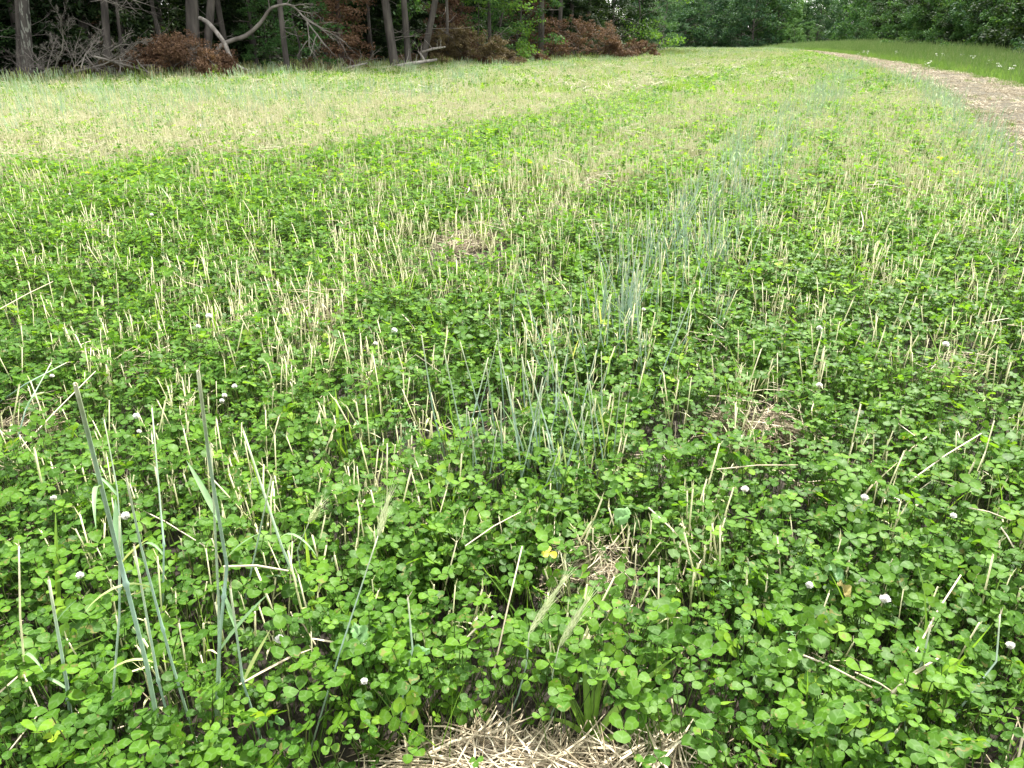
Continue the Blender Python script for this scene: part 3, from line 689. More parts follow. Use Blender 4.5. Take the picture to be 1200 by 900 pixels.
def rye_thing(base, top, zt_, label, r=.0032, mids=(), node=.35, head=None, headto=None, leaves=(), mat=M_rye, group=None, zb=0., var=None, cutlabel=None):
    """base/top as photo columns and rows; zb/zt_ the heights above ground; leaves: (fraction, length, azimuth, droop, width)"""
    B = P(*base, zb); T = P(*top, zt_)
    if zb > 0: # carry the stem down to the soil
        pass
    r *= .8
    L = thing('rye_stalk', label, 'rye stalk', (B.x, B.y, Z(B.x, B.y)), 0, group); O = Vector(L.location)
    pts = [B-O] + [P(u, v, zz)-O for u, v, zz in mids] + [T-O]; pts[0].z = min(pts[0].z, 0)
    if not mids:
        a_, b_ = pts[0], pts[-1]; pts[1:1] = [a_.lerp(b_, .35)+Vector((rnd.gauss(0, .010), rnd.gauss(0, .008), 0)), a_.lerp(b_, .7)+Vector((rnd.gauss(0, .008), rnd.gauss(0, .008), 0))]
    if not leaves and (T-B).z > .3 and not head: leaves = ((rnd.uniform(.45, .7), rnd.uniform(.07, .13), rnd.uniform(0, 6), rnd.uniform(.8, 2.6), .006),)
    obj('stem', stem_mesh(pts, r, None, node, rnd.random() if var is None else var).mesh('rye_stem', [mat]), L)
    if not head:
        mb = MB()
        for k in range(3):
            d = (pts[-1]-pts[-2]).normalized()+Vector((rnd.gauss(0, .22), rnd.gauss(0, .22), 0)); blade(mb, arc(pts[-1]-d*.006, d, rnd.uniform(.010, .022), rnd.uniform(0, .8), 3), r*1.1, (1,.2,0), rnd.uniform(.6, 1), 0, .3)
        obj('torn_tip', mb.mesh('torn_tip', [M_straw]), L)
    if head:
        d = (pts[-1]-pts[-2]).normalized()+Vector((rnd.gauss(0, .08), rnd.gauss(0, .08), 0))
        if headto: d = P(headto[0], headto[1], zt_+head*.75)-T
        obj('seed_head', head_mb(pts[-1], d, head, .0050).mesh('seed_head', [M_head]), L)
    for f, ll, az, dr, wd in leaves:
        j = f*(len(pts)-1); i = min(int(j), len(pts)-2); q = pts[i].lerp(pts[i+1], j-i)
        mb = MB(); blade(mb, arc(q, (math.cos(az)*.8, math.sin(az)*.8, .9), ll, dr, 7), wd, (0,0,1), rnd.random()); obj('leaf_blade', mb.mesh('leaf_blade', [M_ryeleaf]), L)
    return L
rye_thing((196,905),(88,450),.80,'thick blue-green rye stalk at lower left with a straw coloured tip, tallest in the picture', .0044, [(172,780,.26),(140,655,.44),(106,520,.68)], .42, var=.3)
rye_thing((214,905),(157,640),.42,'thin green rye stalk just right of the tallest leaning stalk', .003, [(186,800,.17)], .5, var=.6)
rye_thing((240,905),(148,560),.55,'leaning rye stalk with a dark node, third from the left at lower left', .003, [(200,772,.22),(165,640,.42)], .40, var=.2)
rye_thing((250,905),(232,435),.78,'long upright blue-green rye stalk bent at a node, left of centre', .0038, [(258,740,.28),(266,664,.38),(246,545,.6)], .36, leaves=[(.52,.07,.15,.6,.005),(.62,.10,2.4,.2,.009)], var=.4)
rye_thing((258,905),(247,520),.62,'slender green rye stalk crossing behind the long upright one', .0028, [(256,700,.32)], .3, var=.85, leaves=[(.35,.12,.5,.3,.010)])
rye_thing((318,905),(270,690),.36,'short blue-green rye stalk with a pointed yellow leaf near the bottom', .003, [(285,800,.16)], .5, leaves=[(.5,.09,.9,.1,.008),(.8,.07,2.2,.2,.007)], var=.3)
rye_thing((375,750),(285,505),.42,'flat green rye stalk leaning left above the clover at left', .0038, [(330,640,.22)], None, zb=.0, var=1.)
rye_thing((283,730),(318,560),.40,'blue-green rye stalk slanting right between two long ones', .0027, [(290,690,.12)], None, var=.4)
rye_thing((88,885),(57,680),.34,'stout cut blue-green rye stalk near the left bottom corner', .0042, [(78,800,.14)], .4, var=.25, leaves=[(.45,.06,3.0,1.2,.006),(.8,.05,.4,.3,.004)])
rye_thing((362,885),(443,628),.36,'pale rye stalk with an upright cream seed head, left of centre', .0022, [(398,765,.18)], None, head=.06, headto=(457,578), var=.9)
rye_thing((592,850),(620,742),.22,'rye stalk with a slanting cream seed head below centre', .0022, [], None, head=.10, headto=(668,668), var=.8)
rye_thing((640,855),(655,758),.20,'rye stalk with a drooping cream seed head beside the straw pile', .0020, [], None, head=.085, headto=(690,700), var=.9)
rye_thing((363,710),(362,612),.30,'thin rye stalk with a faint green seed head left of centre', .0018, [], None, head=.07, var=.9)
rye_thing((125,905),(140,605),.46,'brown and green rye stalk with a clasping yellow leaf at left', .0026, [(140,720,.28)], .6, var=.9, leaves=[(.8,.09,1.9,.1,.012),(.75,.06,.4,.5,.008)])
rye_thing((150,760),(122,492),.42,'pale thin stalk with a bare tip at the left', .0022, [], None, var=.95)
rye_thing((190,770),(178,478),.44,'thin stalk with a torn straw tip left of the long upright one', .0026, [(192,640,.22)], .5, var=.7)
rye_thing((15,905),(22,640),.36,'pale cut stalk at the left edge of the picture', .0026, [], None, mat=M_stub, var=.8)
rye_thing((0,590),(60,425),.30,'blue-green rye stem bending right at the left edge', .0026, [(30,480,.22)], .6, var=.5)
rye_thing((-15,480),(78,425),.22,'short arched bluish stem over the straw at the left edge', .0030, [(30,450,.2)], None, var=.3)
rye_thing((1115,905),(1172,720),.22,'pale blue-green stalk leaning right near the right bottom corner', .0026, [], None, var=.6)
rye_thing((1058,875),(1090,735),.24,'blue-green leaf-like stalk standing at lower right', .0030, [], None, var=.5)
rye_thing((870,715),(876,655),.20,'short blue-green stalk poking out of clover at right', .0030, [], None, var=.3)
rye_thing((1140,590),(1148,553),.20,'short thick blue-green stalk at the right, between clover leaves', .0036, [], None, var=.4)
rye_thing((480,905),(478,700),.26,'dark cut stalk with a white tip standing in the clover below centre', .0028, [], .5, var=.05)
rye_thing((1020,905),(1052,855),.16,'blue-green cut stub at the bottom right', .0032, [], None, var=.4)
# centre clump of rye
RS = [rye_clump(1, .001, 0, .3, .5) for i in range(1)]
lab = 'blue-green uncut rye stalk in the dense clump at the middle of the field'
for i in range(130):
    j = rnd.random(); v = 600-290*j+rnd.gauss(0, 6); u = 590+230*j+rnd.gauss(0, 50-20*j)
    if i < 28: u = rnd.uniform(535, 720); v = rnd.uniform(560, 620)
    B = P(u, v); h = rnd.uniform(.2, .44); T = B+Vector((rnd.gauss(0, .06)*h/.3, rnd.gauss(0, .05), h))
    t = thing('rye_stalk', lab, 'rye stalk', (B.x, B.y, Z(B.x, B.y)), 0, 'rye stalks of the middle clump')
    mid = (T-B)*.5+Vector((rnd.gauss(0, .006), 0, 0)); vv = rnd.random()
    obj('stem', stem_mesh([(0,0,-.01), mid, T-B], rnd.uniform(.0014, .0025), None, rnd.choice((.3, .5, .6)), vv).mesh('rye_stem', [M_rye if rnd.random() < .85 else M_stub]), t)
    if rnd.random() < .3:
        mb = MB(); a = rnd.uniform(0, 2*PI); blade(mb, arc((T-B)*rnd.uniform(.3, .8), (math.cos(a)*.5, math.sin(a)*.5, 1.6), rnd.uniform(.05, .12), rnd.uniform(.1, 1.2), 6), .005, (0,0,1), rnd.random()); obj('leaf_blade', mb.mesh('leaf_blade', [M_ryeleaf]), t)

# clover flowers
def head_mesh():
    mb = MB()
    for i in range(64):
        s = 1-(i+.5)/64*1.65; a = i*2.39996; s = max(-1, s); q = math.sqrt(max(0, 1-s*s)); d = Vector((q*math.cos(a), q*math.sin(a), s))
        L = rnd.uniform(.0062, .0085)*(1 if s > -.2 else .85); c = d*.0018+Vector((0,0,.0)); dd = (d+Vector((0,0,.35))).normalized()
        blade(mb, [c, c+dd*L*.6, c+dd*L+Vector((0,0,.0012))], .0034, d, rnd.random() if s > -.3 else .1, 0, .5, [.3, .9, .75])
    return mb.mesh('flower_head', [M_petal])
HM = [head_mesh() for i in range(4)]
fl = [(61,441,'white clover flower by the straw heap at the left edge'),(160,488,'small white clover flower left of the long upright stalk'),(163,506,'larger open white clover flower just below a smaller one at left'),
 (63,584,'cream clover flower low at the left edge, above the lower stalks'),(147,605,'ragged white clover flower between two leaning rye stalks'),(94,675,'flat white clover flower in the left clover below the cream one'),
 (328,750,'bright white round clover flower over a dark gap at lower left'),(427,799,'brown-centred white clover flower below the jagged leaves'),(429,757,'small pinkish clover flower beside a jagged leaf'),
 (873,574,'white clover flower right of centre, alone on dark clover'),(1013,584,'left of two neighbouring white clover flowers at right'),(1051,586,'right of two neighbouring white clover flowers at right'),
 (1037,703,'white clover flower at lower right beside crossed straws'),(1010,682,'fading pinkish clover flower above crossed straws at right'),(1117,605,'withered pinkish clover flower near the right side'),
 (948,686,'brownish clover flower left of the withered yellow leaf'),(1184,757,'tiny white clover bud at the right edge'),(275,453,'white clover flower at left among pale stub tips'),(263,464,'white clover flower just left of a paler one above the left stalks'),
 (260,470,'low white clover flower touching the base of pale stubs'),(245,371,'distant white clover flower among the left clover'),(232,383,'distant small white clover flower left of centre'),(462,388,'distant white clover flower above centre left'),
 (440,403,'small distant white clover flower beside straw wisps'),(754,363,'white clover flower near the blue-green rye strip'),(960,452,'white clover flower in the right stubble'),(82,228,'far white clover fleck at the left, in clover beyond'),
 (178,252,'far white clover fleck above the dark left clover'),(960,385,'small white clover flower in the right clover'),(1108,404,'white clover flower near a pale straw tuft at right')]
for u, v, lb in fl:
    h = rnd.uniform(.155, .19); T = P(u, v, h); t = thing('clover_flower', lb, 'flower', (T.x+rnd.uniform(-.01, .01), T.y, Z(T.x, T.y)))
    O = Vector(t.location); top = T-O; mb = MB(); tube(mb, [(0,0,-.01), top*.5+Vector((.004, 0, 0)), top], .0009, 4, rnd.random(), 0, False); obj('stem', mb.mesh('flower_stem', [M_petiole]), t)
    obj('flower_head', rnd.choice(HM), t, top, (rnd.gauss(0, .15), rnd.gauss(0, .15), rnd.uniform(0, 6)), rnd.uniform(.62, 1.0)*(1.0 if v > 420 else 1.2))

# straw heaps: nearest pieces one by one, the rest joined
ST = []
for i in range(18):
    mb = MB(); L = rnd.uniform(.08, .24)
    if i % 4 == 3: blade(mb, [(-L/2,0,0), (-L/6,.004,.006), (L/6,-.004,.004), (L/2,.004,0)], rnd.uniform(.004, .008), (0,0,1), rnd.uniform(.4, 1), 0, .2, [.7, 1, .9, .3])
    else: tube(mb, [(-L/2,0,0), (rnd.gauss(0, .01), rnd.gauss(0, L*.04), rnd.gauss(0, .004)), (L/2,0,0)], rnd.uniform(.0009, .0021), 5, rnd.random(), 0, True)
    ST.append(mb.mesh('straw', [M_straw]))
def heap(u, v, R, n, nst, label, sq=.7, hh=.035):
    c = P(u, v, .05); t = thing('straw_heap', label, 'straw heap', (c.x, c.y, Z(c.x, c.y)), rnd.uniform(-.3, .3))
    lobes = [(rnd.gauss(0, .42)*R, rnd.gauss(0, .42)*R*sq, rnd.uniform(.35, .75), rnd.uniform(0, PI)) for _ in range(5)]
    for i in range(n):
        a = rnd.uniform(0, 2*PI); lx, ly, lr, la = rnd.choice(lobes); q = lr*abs(rnd.gauss(0, .6))
        obj('straw', rnd.choice(ST), t, (lx+q*R*math.cos(a), ly+q*R*sq*math.sin(a), .03+hh*(1-min(1, q*q))*rnd.uniform(.5, 1.6)), (0, rnd.gauss(0, .07), rnd.gauss(la, .75)), rnd.uniform(.45, .85)*min(1.15, max(.6, R/.16)))
    mb = MB()
    for i in range(nst):
        a = rnd.uniform(0, 2*PI); lx, ly, lr, la = rnd.choice(lobes); q = lr*1.2*abs(rnd.gauss(0, .6)); b = rnd.gauss(la, .9); L = rnd.uniform(.02, .10)*min(1.6, R/.12); cc = Vector((lx+q*R*math.cos(a), ly+q*R*sq*math.sin(a), .005+hh*rnd.random()*(1-min(1, q*q))))
        d = Vector((math.cos(b), math.sin(b), rnd.gauss(0, .18)))*L/2; tube(mb, [cc-d, cc+d], rnd.uniform(.0006, .0018), 3, rnd.random()*.9, 0, False)
    tag(obj('loose_straw', mb.mesh('loose_straw', [M_straw]), t), None, None, None, 'stuff')
heap(582,888,.27,290,3000,'wide heap of pale dry straw at the bottom edge, below centre', .26, .03)
heap(712,680,.095,90,700,'matted straw heap in the clover right of the bottom centre', 1.1, .07)
heap(872,500,.13,70,600,'round flattened straw heap right of the centre', .8, .08)
heap(48,490,.11,50,380,'straw heap at the left edge, above the tall stalks', .7, .07)
heap(545,284,.22,40,420,'far small straw heap above the centre of the field', .8, .08)
heap(370,368,.20,40,320,'loose straw wisps lying in clover left of centre', .6, .08)
heap(150,438,.16,34,200,'thin straw wisps above the left straw heap', .5, .08)
heap(690,222,.30,30,420,'far wide straw mat in the pale stripe of the field', .8, .10)
heap(940,222,.22,26,260,'brownish straw mat far right of centre', .8, .09)
heap(120,256,.14,20,150,'small brown straw patch in the left clover', .8, .05)
heap(480,213,.22,22,240,'small pale straw patch far left of centre', .6, .08)
heap(955,785,.09,26,90,'few crossed straws lying in the clover at lower right', .8, .04)
heap(1110,448,.14,26,150,'loose straw and stubble tuft near the right side', .7, .08)
heap(240,158,.6,20,420,'distant straw swath in the left dry band', .7, .12)
# long single straws caught on the clover
for i, (a, b, za, zb_, r, lb) in enumerate([((1065,565),(1150,508),.16,.2,.0018,'long straight straw slanting up through the right clover'),((1070,770),(1126,674),.14,.2,.0017,'thin bright straw slanting up at the right, above crossed straws'),
  ((1045,812),(1102,770),.15,.17,.0022,'thick pale straw crossing another at lower right'),((1038,822),(1088,780),.14,.17,.0016,'thin straw lying beside the thick pale one at lower right'),((920,760),(1022,806),.16,.15,.0018,'long pale straw slanting down to the right at lower right'),
  ((1002,788),(1062,822),.15,.14,.0014,'thin straw under the crossing straws at lower right'),((150,590),(240,640),.15,.16,.0013,'thin bent straw between tall left stalks'),((540,755),(578,722),.13,.17,.0018,'straw slanting in the clover below centre'),
  ((578,790),(612,640),.10,.26,.0015,'tall pale straw leaning right below the rye clump'),((760,595),(820,655),.18,.14,.0016,'pale straw slanting down right of the jagged leaf'),((10,540),(112,435),.12,.2,.0015,'pale straw leaning over the left straw heap'),
  ((262,664),(338,669),.36,.35,.0016,'yellow leaf stalk sticking out sideways from the long upright stalk'),((1190,905),(1215,800),.1,.2,.0018,'pale straw at the right bottom corner'),((545,640),(610,600),.2,.2,.0012,'fine straw below the rye clump'),
  ((840,550),(935,545),.17,.17,.0014,'pale horizontal straw right of centre'),((1135,595),(1185,610),.17,.16,.0014,'short pale straw beside the withered flower at right'),((1173,618),(1188,642),.17,.15,.0016,'short white straw near the right edge'),
  ((420,800),(470,832),.08,.06,.0018,'pale straw running down to the bottom straw heap'),((0,362),(62,330),.2,.22,.0015,'straw leaning at the far left clover'),((285,235),(300,262),.2,.2,.0016,'short pale straw leaning in the left clover')]):
    A = P(*a, za); Bv = P(*b, zb_); c = A.lerp(Bv, .5); g = c.copy(); g.z = Z(c.x, c.y)
    mb = MB(); tube(mb, [A-c, Vector((0, .004, .003)), Bv-c], [r, r, r*.8], 6, .75+.2*rnd.random(), 0); tag(obj('straw', mb.mesh('long_straw', [M_straw]), None, c), lb, 'straw')

# broad leaved and grassy single plants
def bladeplant(name, label, u, v, blades, mat=M_grass, cat='grass'):
    B = P(u, v); t = thing(name, label, cat, (B.x, B.y, Z(B.x, B.y)))
    for (az, el, L, dr, wd) in blades:
        mb = MB(); d = Vector((math.cos(az)*math.cos(el), math.sin(az)*math.cos(el), math.sin(el))); blade(mb, arc((rnd.gauss(0, .004), rnd.gauss(0, .004), 0), d, L, dr, 9), wd, (0,0,1) if abs(math.sin(el)) < .95 else (0, 1, 0), rnd.uniform(.5, 1), 0, .3)
        obj('blade', mb.mesh('grass_blade', [mat]), t)
bladeplant('broad_grass', 'broad bright green grass leaf arching up at the left bottom corner', -40, 890, [(.5,.95,.30,1.0,.022),(.2,.7,.22,1.4,.014),(1.4,1.2,.2,.6,.012)])
bladeplant('broad_grass', 'broad yellow-green grass plant with twisted leaves beside the bottom straw heap', 690, 872, [(1.2,1.3,.17,.8,.018),(.4,.95,.22,.7,.016),(2.3,1.2,.13,1.6,.017),(.0,.5,.26,.9,.014),(1.7,1.35,.2,1.7,.012),(.2,.25,.2,.5,.016),(2.8,1.0,.1,1.8,.012)])
bladeplant('broad_grass', 'two upright bright green blades in the left middle clover', 402, 560, [(1.6,1.45,.26,.15,.011),(1.9,1.4,.22,.2,.009),(.3,1.1,.15,.8,.008)])
bladeplant('broad_grass', 'narrow green blade standing at left below the seed heads', 366, 735, [(1.7,1.45,.22,.1,.010),(2.4,1.1,.12,.8,.007)])
bladeplant('broad_grass', 'yellowish green blade clump beside the rye clump', 530, 640, [(1.3,1.4,.16,.2,.010),(.8,1.2,.13,.6,.008)])
bladeplant('broad_grass', 'bright grass sprouts right of the rye clump', 870, 480, [(2.0,1.2,.22,.8,.009),(1.0,1.2,.2,.8,.008),(.2,1.0,.2,1.2,.008),(2.8,1.,.2,1.,.008)])
bladeplant('broad_grass', 'bright grass tuft in the right clover near the edge', 1110, 470, [(2.0,1.2,.26,.8,.009),(1.0,1.2,.24,.8,.008),(.2,1.0,.2,1.2,.008)])
bladeplant('broad_grass', 'small grass tuft in the right middle ground', 1000, 500, [(2.0,1.2,.2,.8,.009),(1.0,1.2,.2,.8,.008),(-.4,1.0,.2,1.2,.008)])
bladeplant('broad_grass', 'wide light green blade at left beneath the leaning stalks', 70, 740, [(1.5,1.3,.26,.4,.011),(1.1,1.1,.16,.8,.008)])
bladeplant('broad_grass', 'bluish arching grass tuft in the far left clover', 215, 262, [(2.4,1.0,.34,.9,.014),(1.9,1.1,.3,.9,.012),(.9,1.1,.3,.9,.012),(.3,.9,.3,.9,.012),(3.,.8,.28,.9,.012)], M_ryeleaf)
bladeplant('broad_grass', 'bright green grass tuft in the upper left clover', 285, 275, [(1.4,1.3,.34,.3,.014),(1.9,1.2,.3,.4,.012),(.9,1.1,.3,.5,.012),(2.2,1.3,.26,.5,.012)])
bladeplant('broad_grass', 'pale blue-green leaning rye leaves far right of centre', 965, 275, [(1.2,1.2,.3,.3,.018),(.9,1.0,.26,.3,.015),(.4,.8,.22,.4,.014)], M_ryeleaf)
bladeplant('broad_grass', 'silvery rye leaves catching light in the rye strip', 812, 335, [(1.2,1.3,.3,.3,.016),(.5,1.1,.26,1.2,.014),(.2,.9,.2,1.3,.012)], M_ryeleaf)
bladeplant('broad_grass', 'young green blade at the lower middle of the clover', 640, 640, [(1.5,1.3,.16,.2,.009),(2.2,1.2,.12,.7,.007)])
def jagleaf(name, label, u, v, z, L, wd, az, tilt, mat, cat='leaf'):
    T = P(u, v, z); t = thing(name, label, cat, (T.x, T.y, Z(T.x, T.y))); O = Vector(t.location); top = T-O
    mb = MB(); tube(mb, [(-.01,.01,-.01), top*.6, top-Vector((math.cos(az), math.sin(az), 0))*L*.5], .0013, 4, .5, 0, False); obj('stalk', mb.mesh('leaf_stalk', [M_petiole]), t)
    mb = MB(); V = []; F = []; n = 13; T_ = []; Wt = []; R = Matrix.Rotation(az, 3, 'Z') @ Matrix.Rotation(-tilt, 3, 'Y') @ Matrix.Rotation(rnd.gauss(0, .3), 3, 'X')
    for i in range(n):
        s = i/(n-1); ww = wd*.5*math.sin(PI*min(1, s*.93+.05))**.75*(1.0 if i % 2 else .84)
        for k in (-1, -.5, 0, .5, 1):
            V.append(top+R@Vector(((s-.5)*L, k*ww, .12*ww*abs(k)*3+.006*math.sin(s*9+k*3)-.25*L*(s-.5)**2))); T_.append(s); Wt.append(abs(k))
    for i in range(n-1):
        for k in range(4): F.append((i*5+k, i*5+k+1, i*5+k+6, i*5+k+5))
    mb.add(V, F, rnd.random(), T_, Wt, 0); obj('leaf_blade', mb.mesh('jagged_leaf', [mat]), t)
jagleaf('dock_leaf', 'grey-green toothed leaf standing at lower left of the dark stalk', 421, 742, .17, .045, .03, 2.2, .3, M_weed)
jagleaf('dock_leaf', 'pale green toothed leaf right of the dark cut stalk', 488, 764, .17, .045, .020, .1, .1, M_weed)
jagleaf('dock_leaf', 'grey-green toothed leaf with a brown edge above the straw heap', 730, 604, .19, .042, .040, 1.0, .5, M_weed)
jagleaf('dock_leaf', 'yellowish toothed leaf behind the dark cut stalk', 448, 748, .15, .05, .035, 1.3, .4, M_clover)
jagleaf('withered_leaf', 'withered yellow leaf in the clover at lower right', 990, 690, .16, .038, .020, -1.3, -.3, M_deadleaf)
jagleaf('dock_leaf', 'pale leaf behind the withered yellow one', 980, 672, .17, .045, .025, 2.0, .2, M_weed)
jagleaf('dock_leaf', 'long oval bright leaf at lower right over the crossed straws', 1038, 818, .18, .034, .014, 2.4, .3, M_clover)
jagleaf('dock_leaf', 'second oval bright leaf pointing right at lower right', 1060, 829, .17, .034, .013, -.3, .1, M_clover)
jagleaf('dock_leaf', 'oval pale leaf over the dark gap at lower left', 324, 846, .15, .024, .013, .0, .2, M_weed)
jagleaf('dock_leaf', 'broad olive leaf beside the left straw heap', 85, 505, .16, .05, .035, 1.4, .6, M_clover)
T = P(643, 648, .19); t = thing('yellow_clover', 'small all-yellow clover leaf left of the straw heap', 'clover', (T.x, T.y, Z(T.x, T.y)))
mb = MB(); leaf(mb, (0,0,-.01), T-Vector(t.location), .017, .5, .2, .8, 0, 0, 1, False); obj('leaf', mb.mesh('yellow_leaf', [M_yellow]), t)
mb = MB(); tube(mb, [(0,0,-.01), (.004,0,.09), T-Vector(t.location)], .001, 4, .5, 0, False); obj('stalk', mb.mesh('leaf_stalk', [M_petiole]), t)

# ------------------------------------------------------------------ woody things
def grow(mb, p, d, L, r, depth, n=4, droop=0., wig=.25, spread=.9, kids=4, sides=5, kidlen=.55, tips=None, mi=0):
    p = Vector(p); d = Vector(d).normalized(); pts = [p.copy()]; rr = [r]
    for i in range(n):
        d = (d+Vector((rnd.gauss(0, wig), rnd.gauss(0, wig), rnd.gauss(0, wig)-droop))*.5).normalized()
        p = p+d*(L/n); pts.append(p.copy()); rr.append(r*(1-.8*(i+1)/n))
    tube(mb, pts, rr, sides, rnd.random(), mi, False)
    if tips is not None: tips.append((pts[-1], d.copy(), depth))
    if depth > 0:
        for k in range(kids):
            s = rnd.uniform(.25, .98)*n; i = min(int(s), n-1); q = pts[i].lerp(pts[i+1], s-i)
            dd = (pts[i+1]-pts[i]).normalized(); x_, y_ = frame(dd); a = rnd.uniform(0, 2*PI)
            nd = dd+(x_*math.cos(a)+y_*math.sin(a))*spread*rnd.uniform(.6, 1.3)
            grow(mb, q, nd, L*kidlen*rnd.uniform(.6, 1.2)*(1-.3*s/n), max(rr[i]*.5, .003), depth-1, max(2, n-1), droop, wig, spread, kids, 3 if depth < 3 else 4, kidlen, tips, mi)
def leaves_np(name, centres, radii, per, size, mat, flat=.6, outv=.3, vlo=0., vhi=1., seed=0, elong=1.):
    g = np.random.default_rng(seed); centres = np.asarray(centres); k = len(centres)
    idx = np.repeat(np.arange(k), per); n = len(idx)
    d = g.normal(0, 1, (n, 3)); d /= np.linalg.norm(d, axis=1)[:, None]; q = g.random(n)**.45
    R = np.asarray(radii)[idx]; c = centres[idx]+d*(q*R)[:, None]*np.array([1, 1, flat])
    nn = g.normal(0, .7, (n, 3)); nn[:, 2] += .9; nn += d*outv; nn /= np.linalg.norm(nn, axis=1)[:, None]
    a = g.normal(0, 1, (n, 3)); a -= (a*nn).sum(1)[:, None]*nn; a /= np.linalg.norm(a, axis=1)[:, None]; b = np.cross(nn, a)
    s = size*g.uniform(.6, 1.3, n)[:, None]
    V = np.stack([c-a*s*elong, c-b*s*.55+nn*s*.12, c+a*s*elong, c+b*s*.55+nn*s*.12], 1).reshape(-1, 3)
    F = np.arange(4*n).reshape(-1, 4); cl = g.uniform(-.22, .22, k)[idx]
    var = np.clip(vlo+(vhi-vlo)*(g.beta(2.2, 2.6, n)+cl), 0, 1).repeat(4)
    return npmesh(name, V, F, var, mat)
def make_broad(seed, h, rad, low, nlimb, mat, per, size, clr, bark=M_bark, tr=.16):
    """trunk mesh, crown mesh of a broadleaf tree; foliage from height low to h"""
    rnd.seed(seed); mb = MB(); tips = []
    tp = [Vector((0,0,-.2))]; x_ = y_ = 0
    for i in range(1, 8):
        x_ += rnd.gauss(0, .12); y_ += rnd.gauss(0, .12); tp.append(Vector((x_, y_, h*.85*i/7)))
    tube(mb, tp, [tr*1.35]+[tr*(1-.85*i/7) for i in range(1, 8)], 9, .5, 0, False)
    for k in range(nlimb):
        s = (k+.5)/nlimb; zz = low+(h*.9-low)*s**1.5; j = zz/(h*.85)*7; i = min(6, int(j)); p = tp[i].lerp(tp[min(i+1, 7)], min(1, j-i))
        a = k*2.399+rnd.uniform(-.4, .4); prof = math.sin(PI*min(.96, .22+.72*s))**.7
        L = rad*prof*rnd.uniform(.8, 1.15); d = Vector((math.cos(a), math.sin(a), .15+.7*s))
        grow(mb, p, d, L, tr*.35*(1-.6*s), 2, 4, .05, .22, .8, 3, 4, .5, tips)
    C = []; R = []
    for p, d, dep in tips:
        C.append(tuple(p+Vector((rnd.gauss(0, .15), rnd.gauss(0, .15), 0)))); R.append(clr*rnd.uniform(.6, 1.2))
    C = [c if c[2] > .25 else (c[0], c[1], .25+rnd.random()*.3) for c in C]
    return mb.mesh('trunk', [bark]), leaves_np('crown', C, R, per, size, mat, .55, .4, seed=seed)
def make_conifer(seed, h, rad, low, mat, per, size, bark=M_bark, tr=.14):
    rnd.seed(seed); mb = MB(); C = []; R = []
    tube(mb, [(0,0,-.2), (.02,0,h*.4), (0,.03,h)], [tr*1.3, tr*.8, .01], 7, .5, 0, False)
    nb = 46
    for k in range(nb):
        s = k/nb; zz = low+(h-low)*s; a = k*2.399; L = rad*(1-s)**.75*rnd.uniform(.7, 1.1)+.15
        d = Vector((math.cos(a), math.sin(a), .25-.35*(1-s))); p = Vector((0,0,zz)); e = p+d*L+Vector((0,0,-.12*L))
        tube(mb, [p, p+d*L*.5, e], [.028*(1-s)+.006, .012, .004], 3, .5, 0, False)
        for j in range(4):
            q = p.lerp(e, .35+.65*j/3); C.append(tuple(q+Vector((rnd.gauss(0, .12*L), rnd.gauss(0, .12*L), 0)))); R.append(L*.24+.12)
    return mb.mesh('trunk', [bark]), leaves_np('crown', C, R, per, size, mat, .5, .2, seed=seed, elong=1.5)
TREES = {
 'cedar': [make_conifer(21, 8.5, 2.0, .3, M_fdark, 85, .060), make_conifer(22, 7.0, 1.8, .2, M_fdark, 85, .060), make_conifer(23, 10, 2.2, .8, M_fdark, 85, .062)],
 'brown': [make_conifer(24, 6.5, 1.6, .3, M_fbrown, 60, .055, M_twigd)],
 'broad': [make_broad(31, 13, 4.2, .5, 26, M_fmid, 34, .105, .55), make_broad(32, 12, 4.6, .4, 28, M_fdark, 34, .105, .55), make_broad(33, 14, 4.4, .6, 26, M_fblue, 34, .105, .55), make_broad(36, 12, 4.8, .3, 30, M_fmid, 34, .10, .5)],
 'sapling': [make_broad(41, 5.5, 1.7, .35, 18, M_fbright, 26, .055, .3, tr=.05), make_broad(42, 4.5, 1.6, .4, 16, M_fmid, 26, .055, .3, tr=.045)],
 'bush': [make_broad(61, 4.2, 2.3, .15, 22, M_fmid, 34, .085, .42, tr=.05), make_broad(62, 5, 2.5, .15, 24, M_fdark, 34, .09, .45, tr=.05), make_broad(63, 3.6, 2.2, .1, 22, M_fmid, 34, .08, .4, tr=.05)],
 'far': [make_broad(51, 11.5, 5.0, .2, 46, M_fblue, 20, .20, .95, tr=.25), make_broad(52, 12.5, 5.6, .2, 48, M_fblue, 20, .20, 1.0, tr=.25), make_broad(53, 11, 4.8, .2, 44, M_fmid, 20, .20, .95, tr=.25)],
}
rnd.seed(99)
def tree(kind, i, x, y, label, s=1., rz=None, group=None, name=None, sz=1.):
    tm, cm = TREES[kind][i % len(TREES[kind])]
    nm = name or {'cedar': 'cedar_tree', 'brown': 'dead_cedar', 'broad': 'broadleaf_tree', 'sapling': 'sapling', 'bush': 'leafy_bush', 'far': 'broadleaf_tree'}[kind]
    t = thing(nm, label, 'tree', (x, y, Z(x, y)), rnd.uniform(0, 2*PI) if rz is None else rz, group, s); t.scale = (s, s, s*sz)
    obj('trunk', tm, t); obj('crown', cm, t); return t

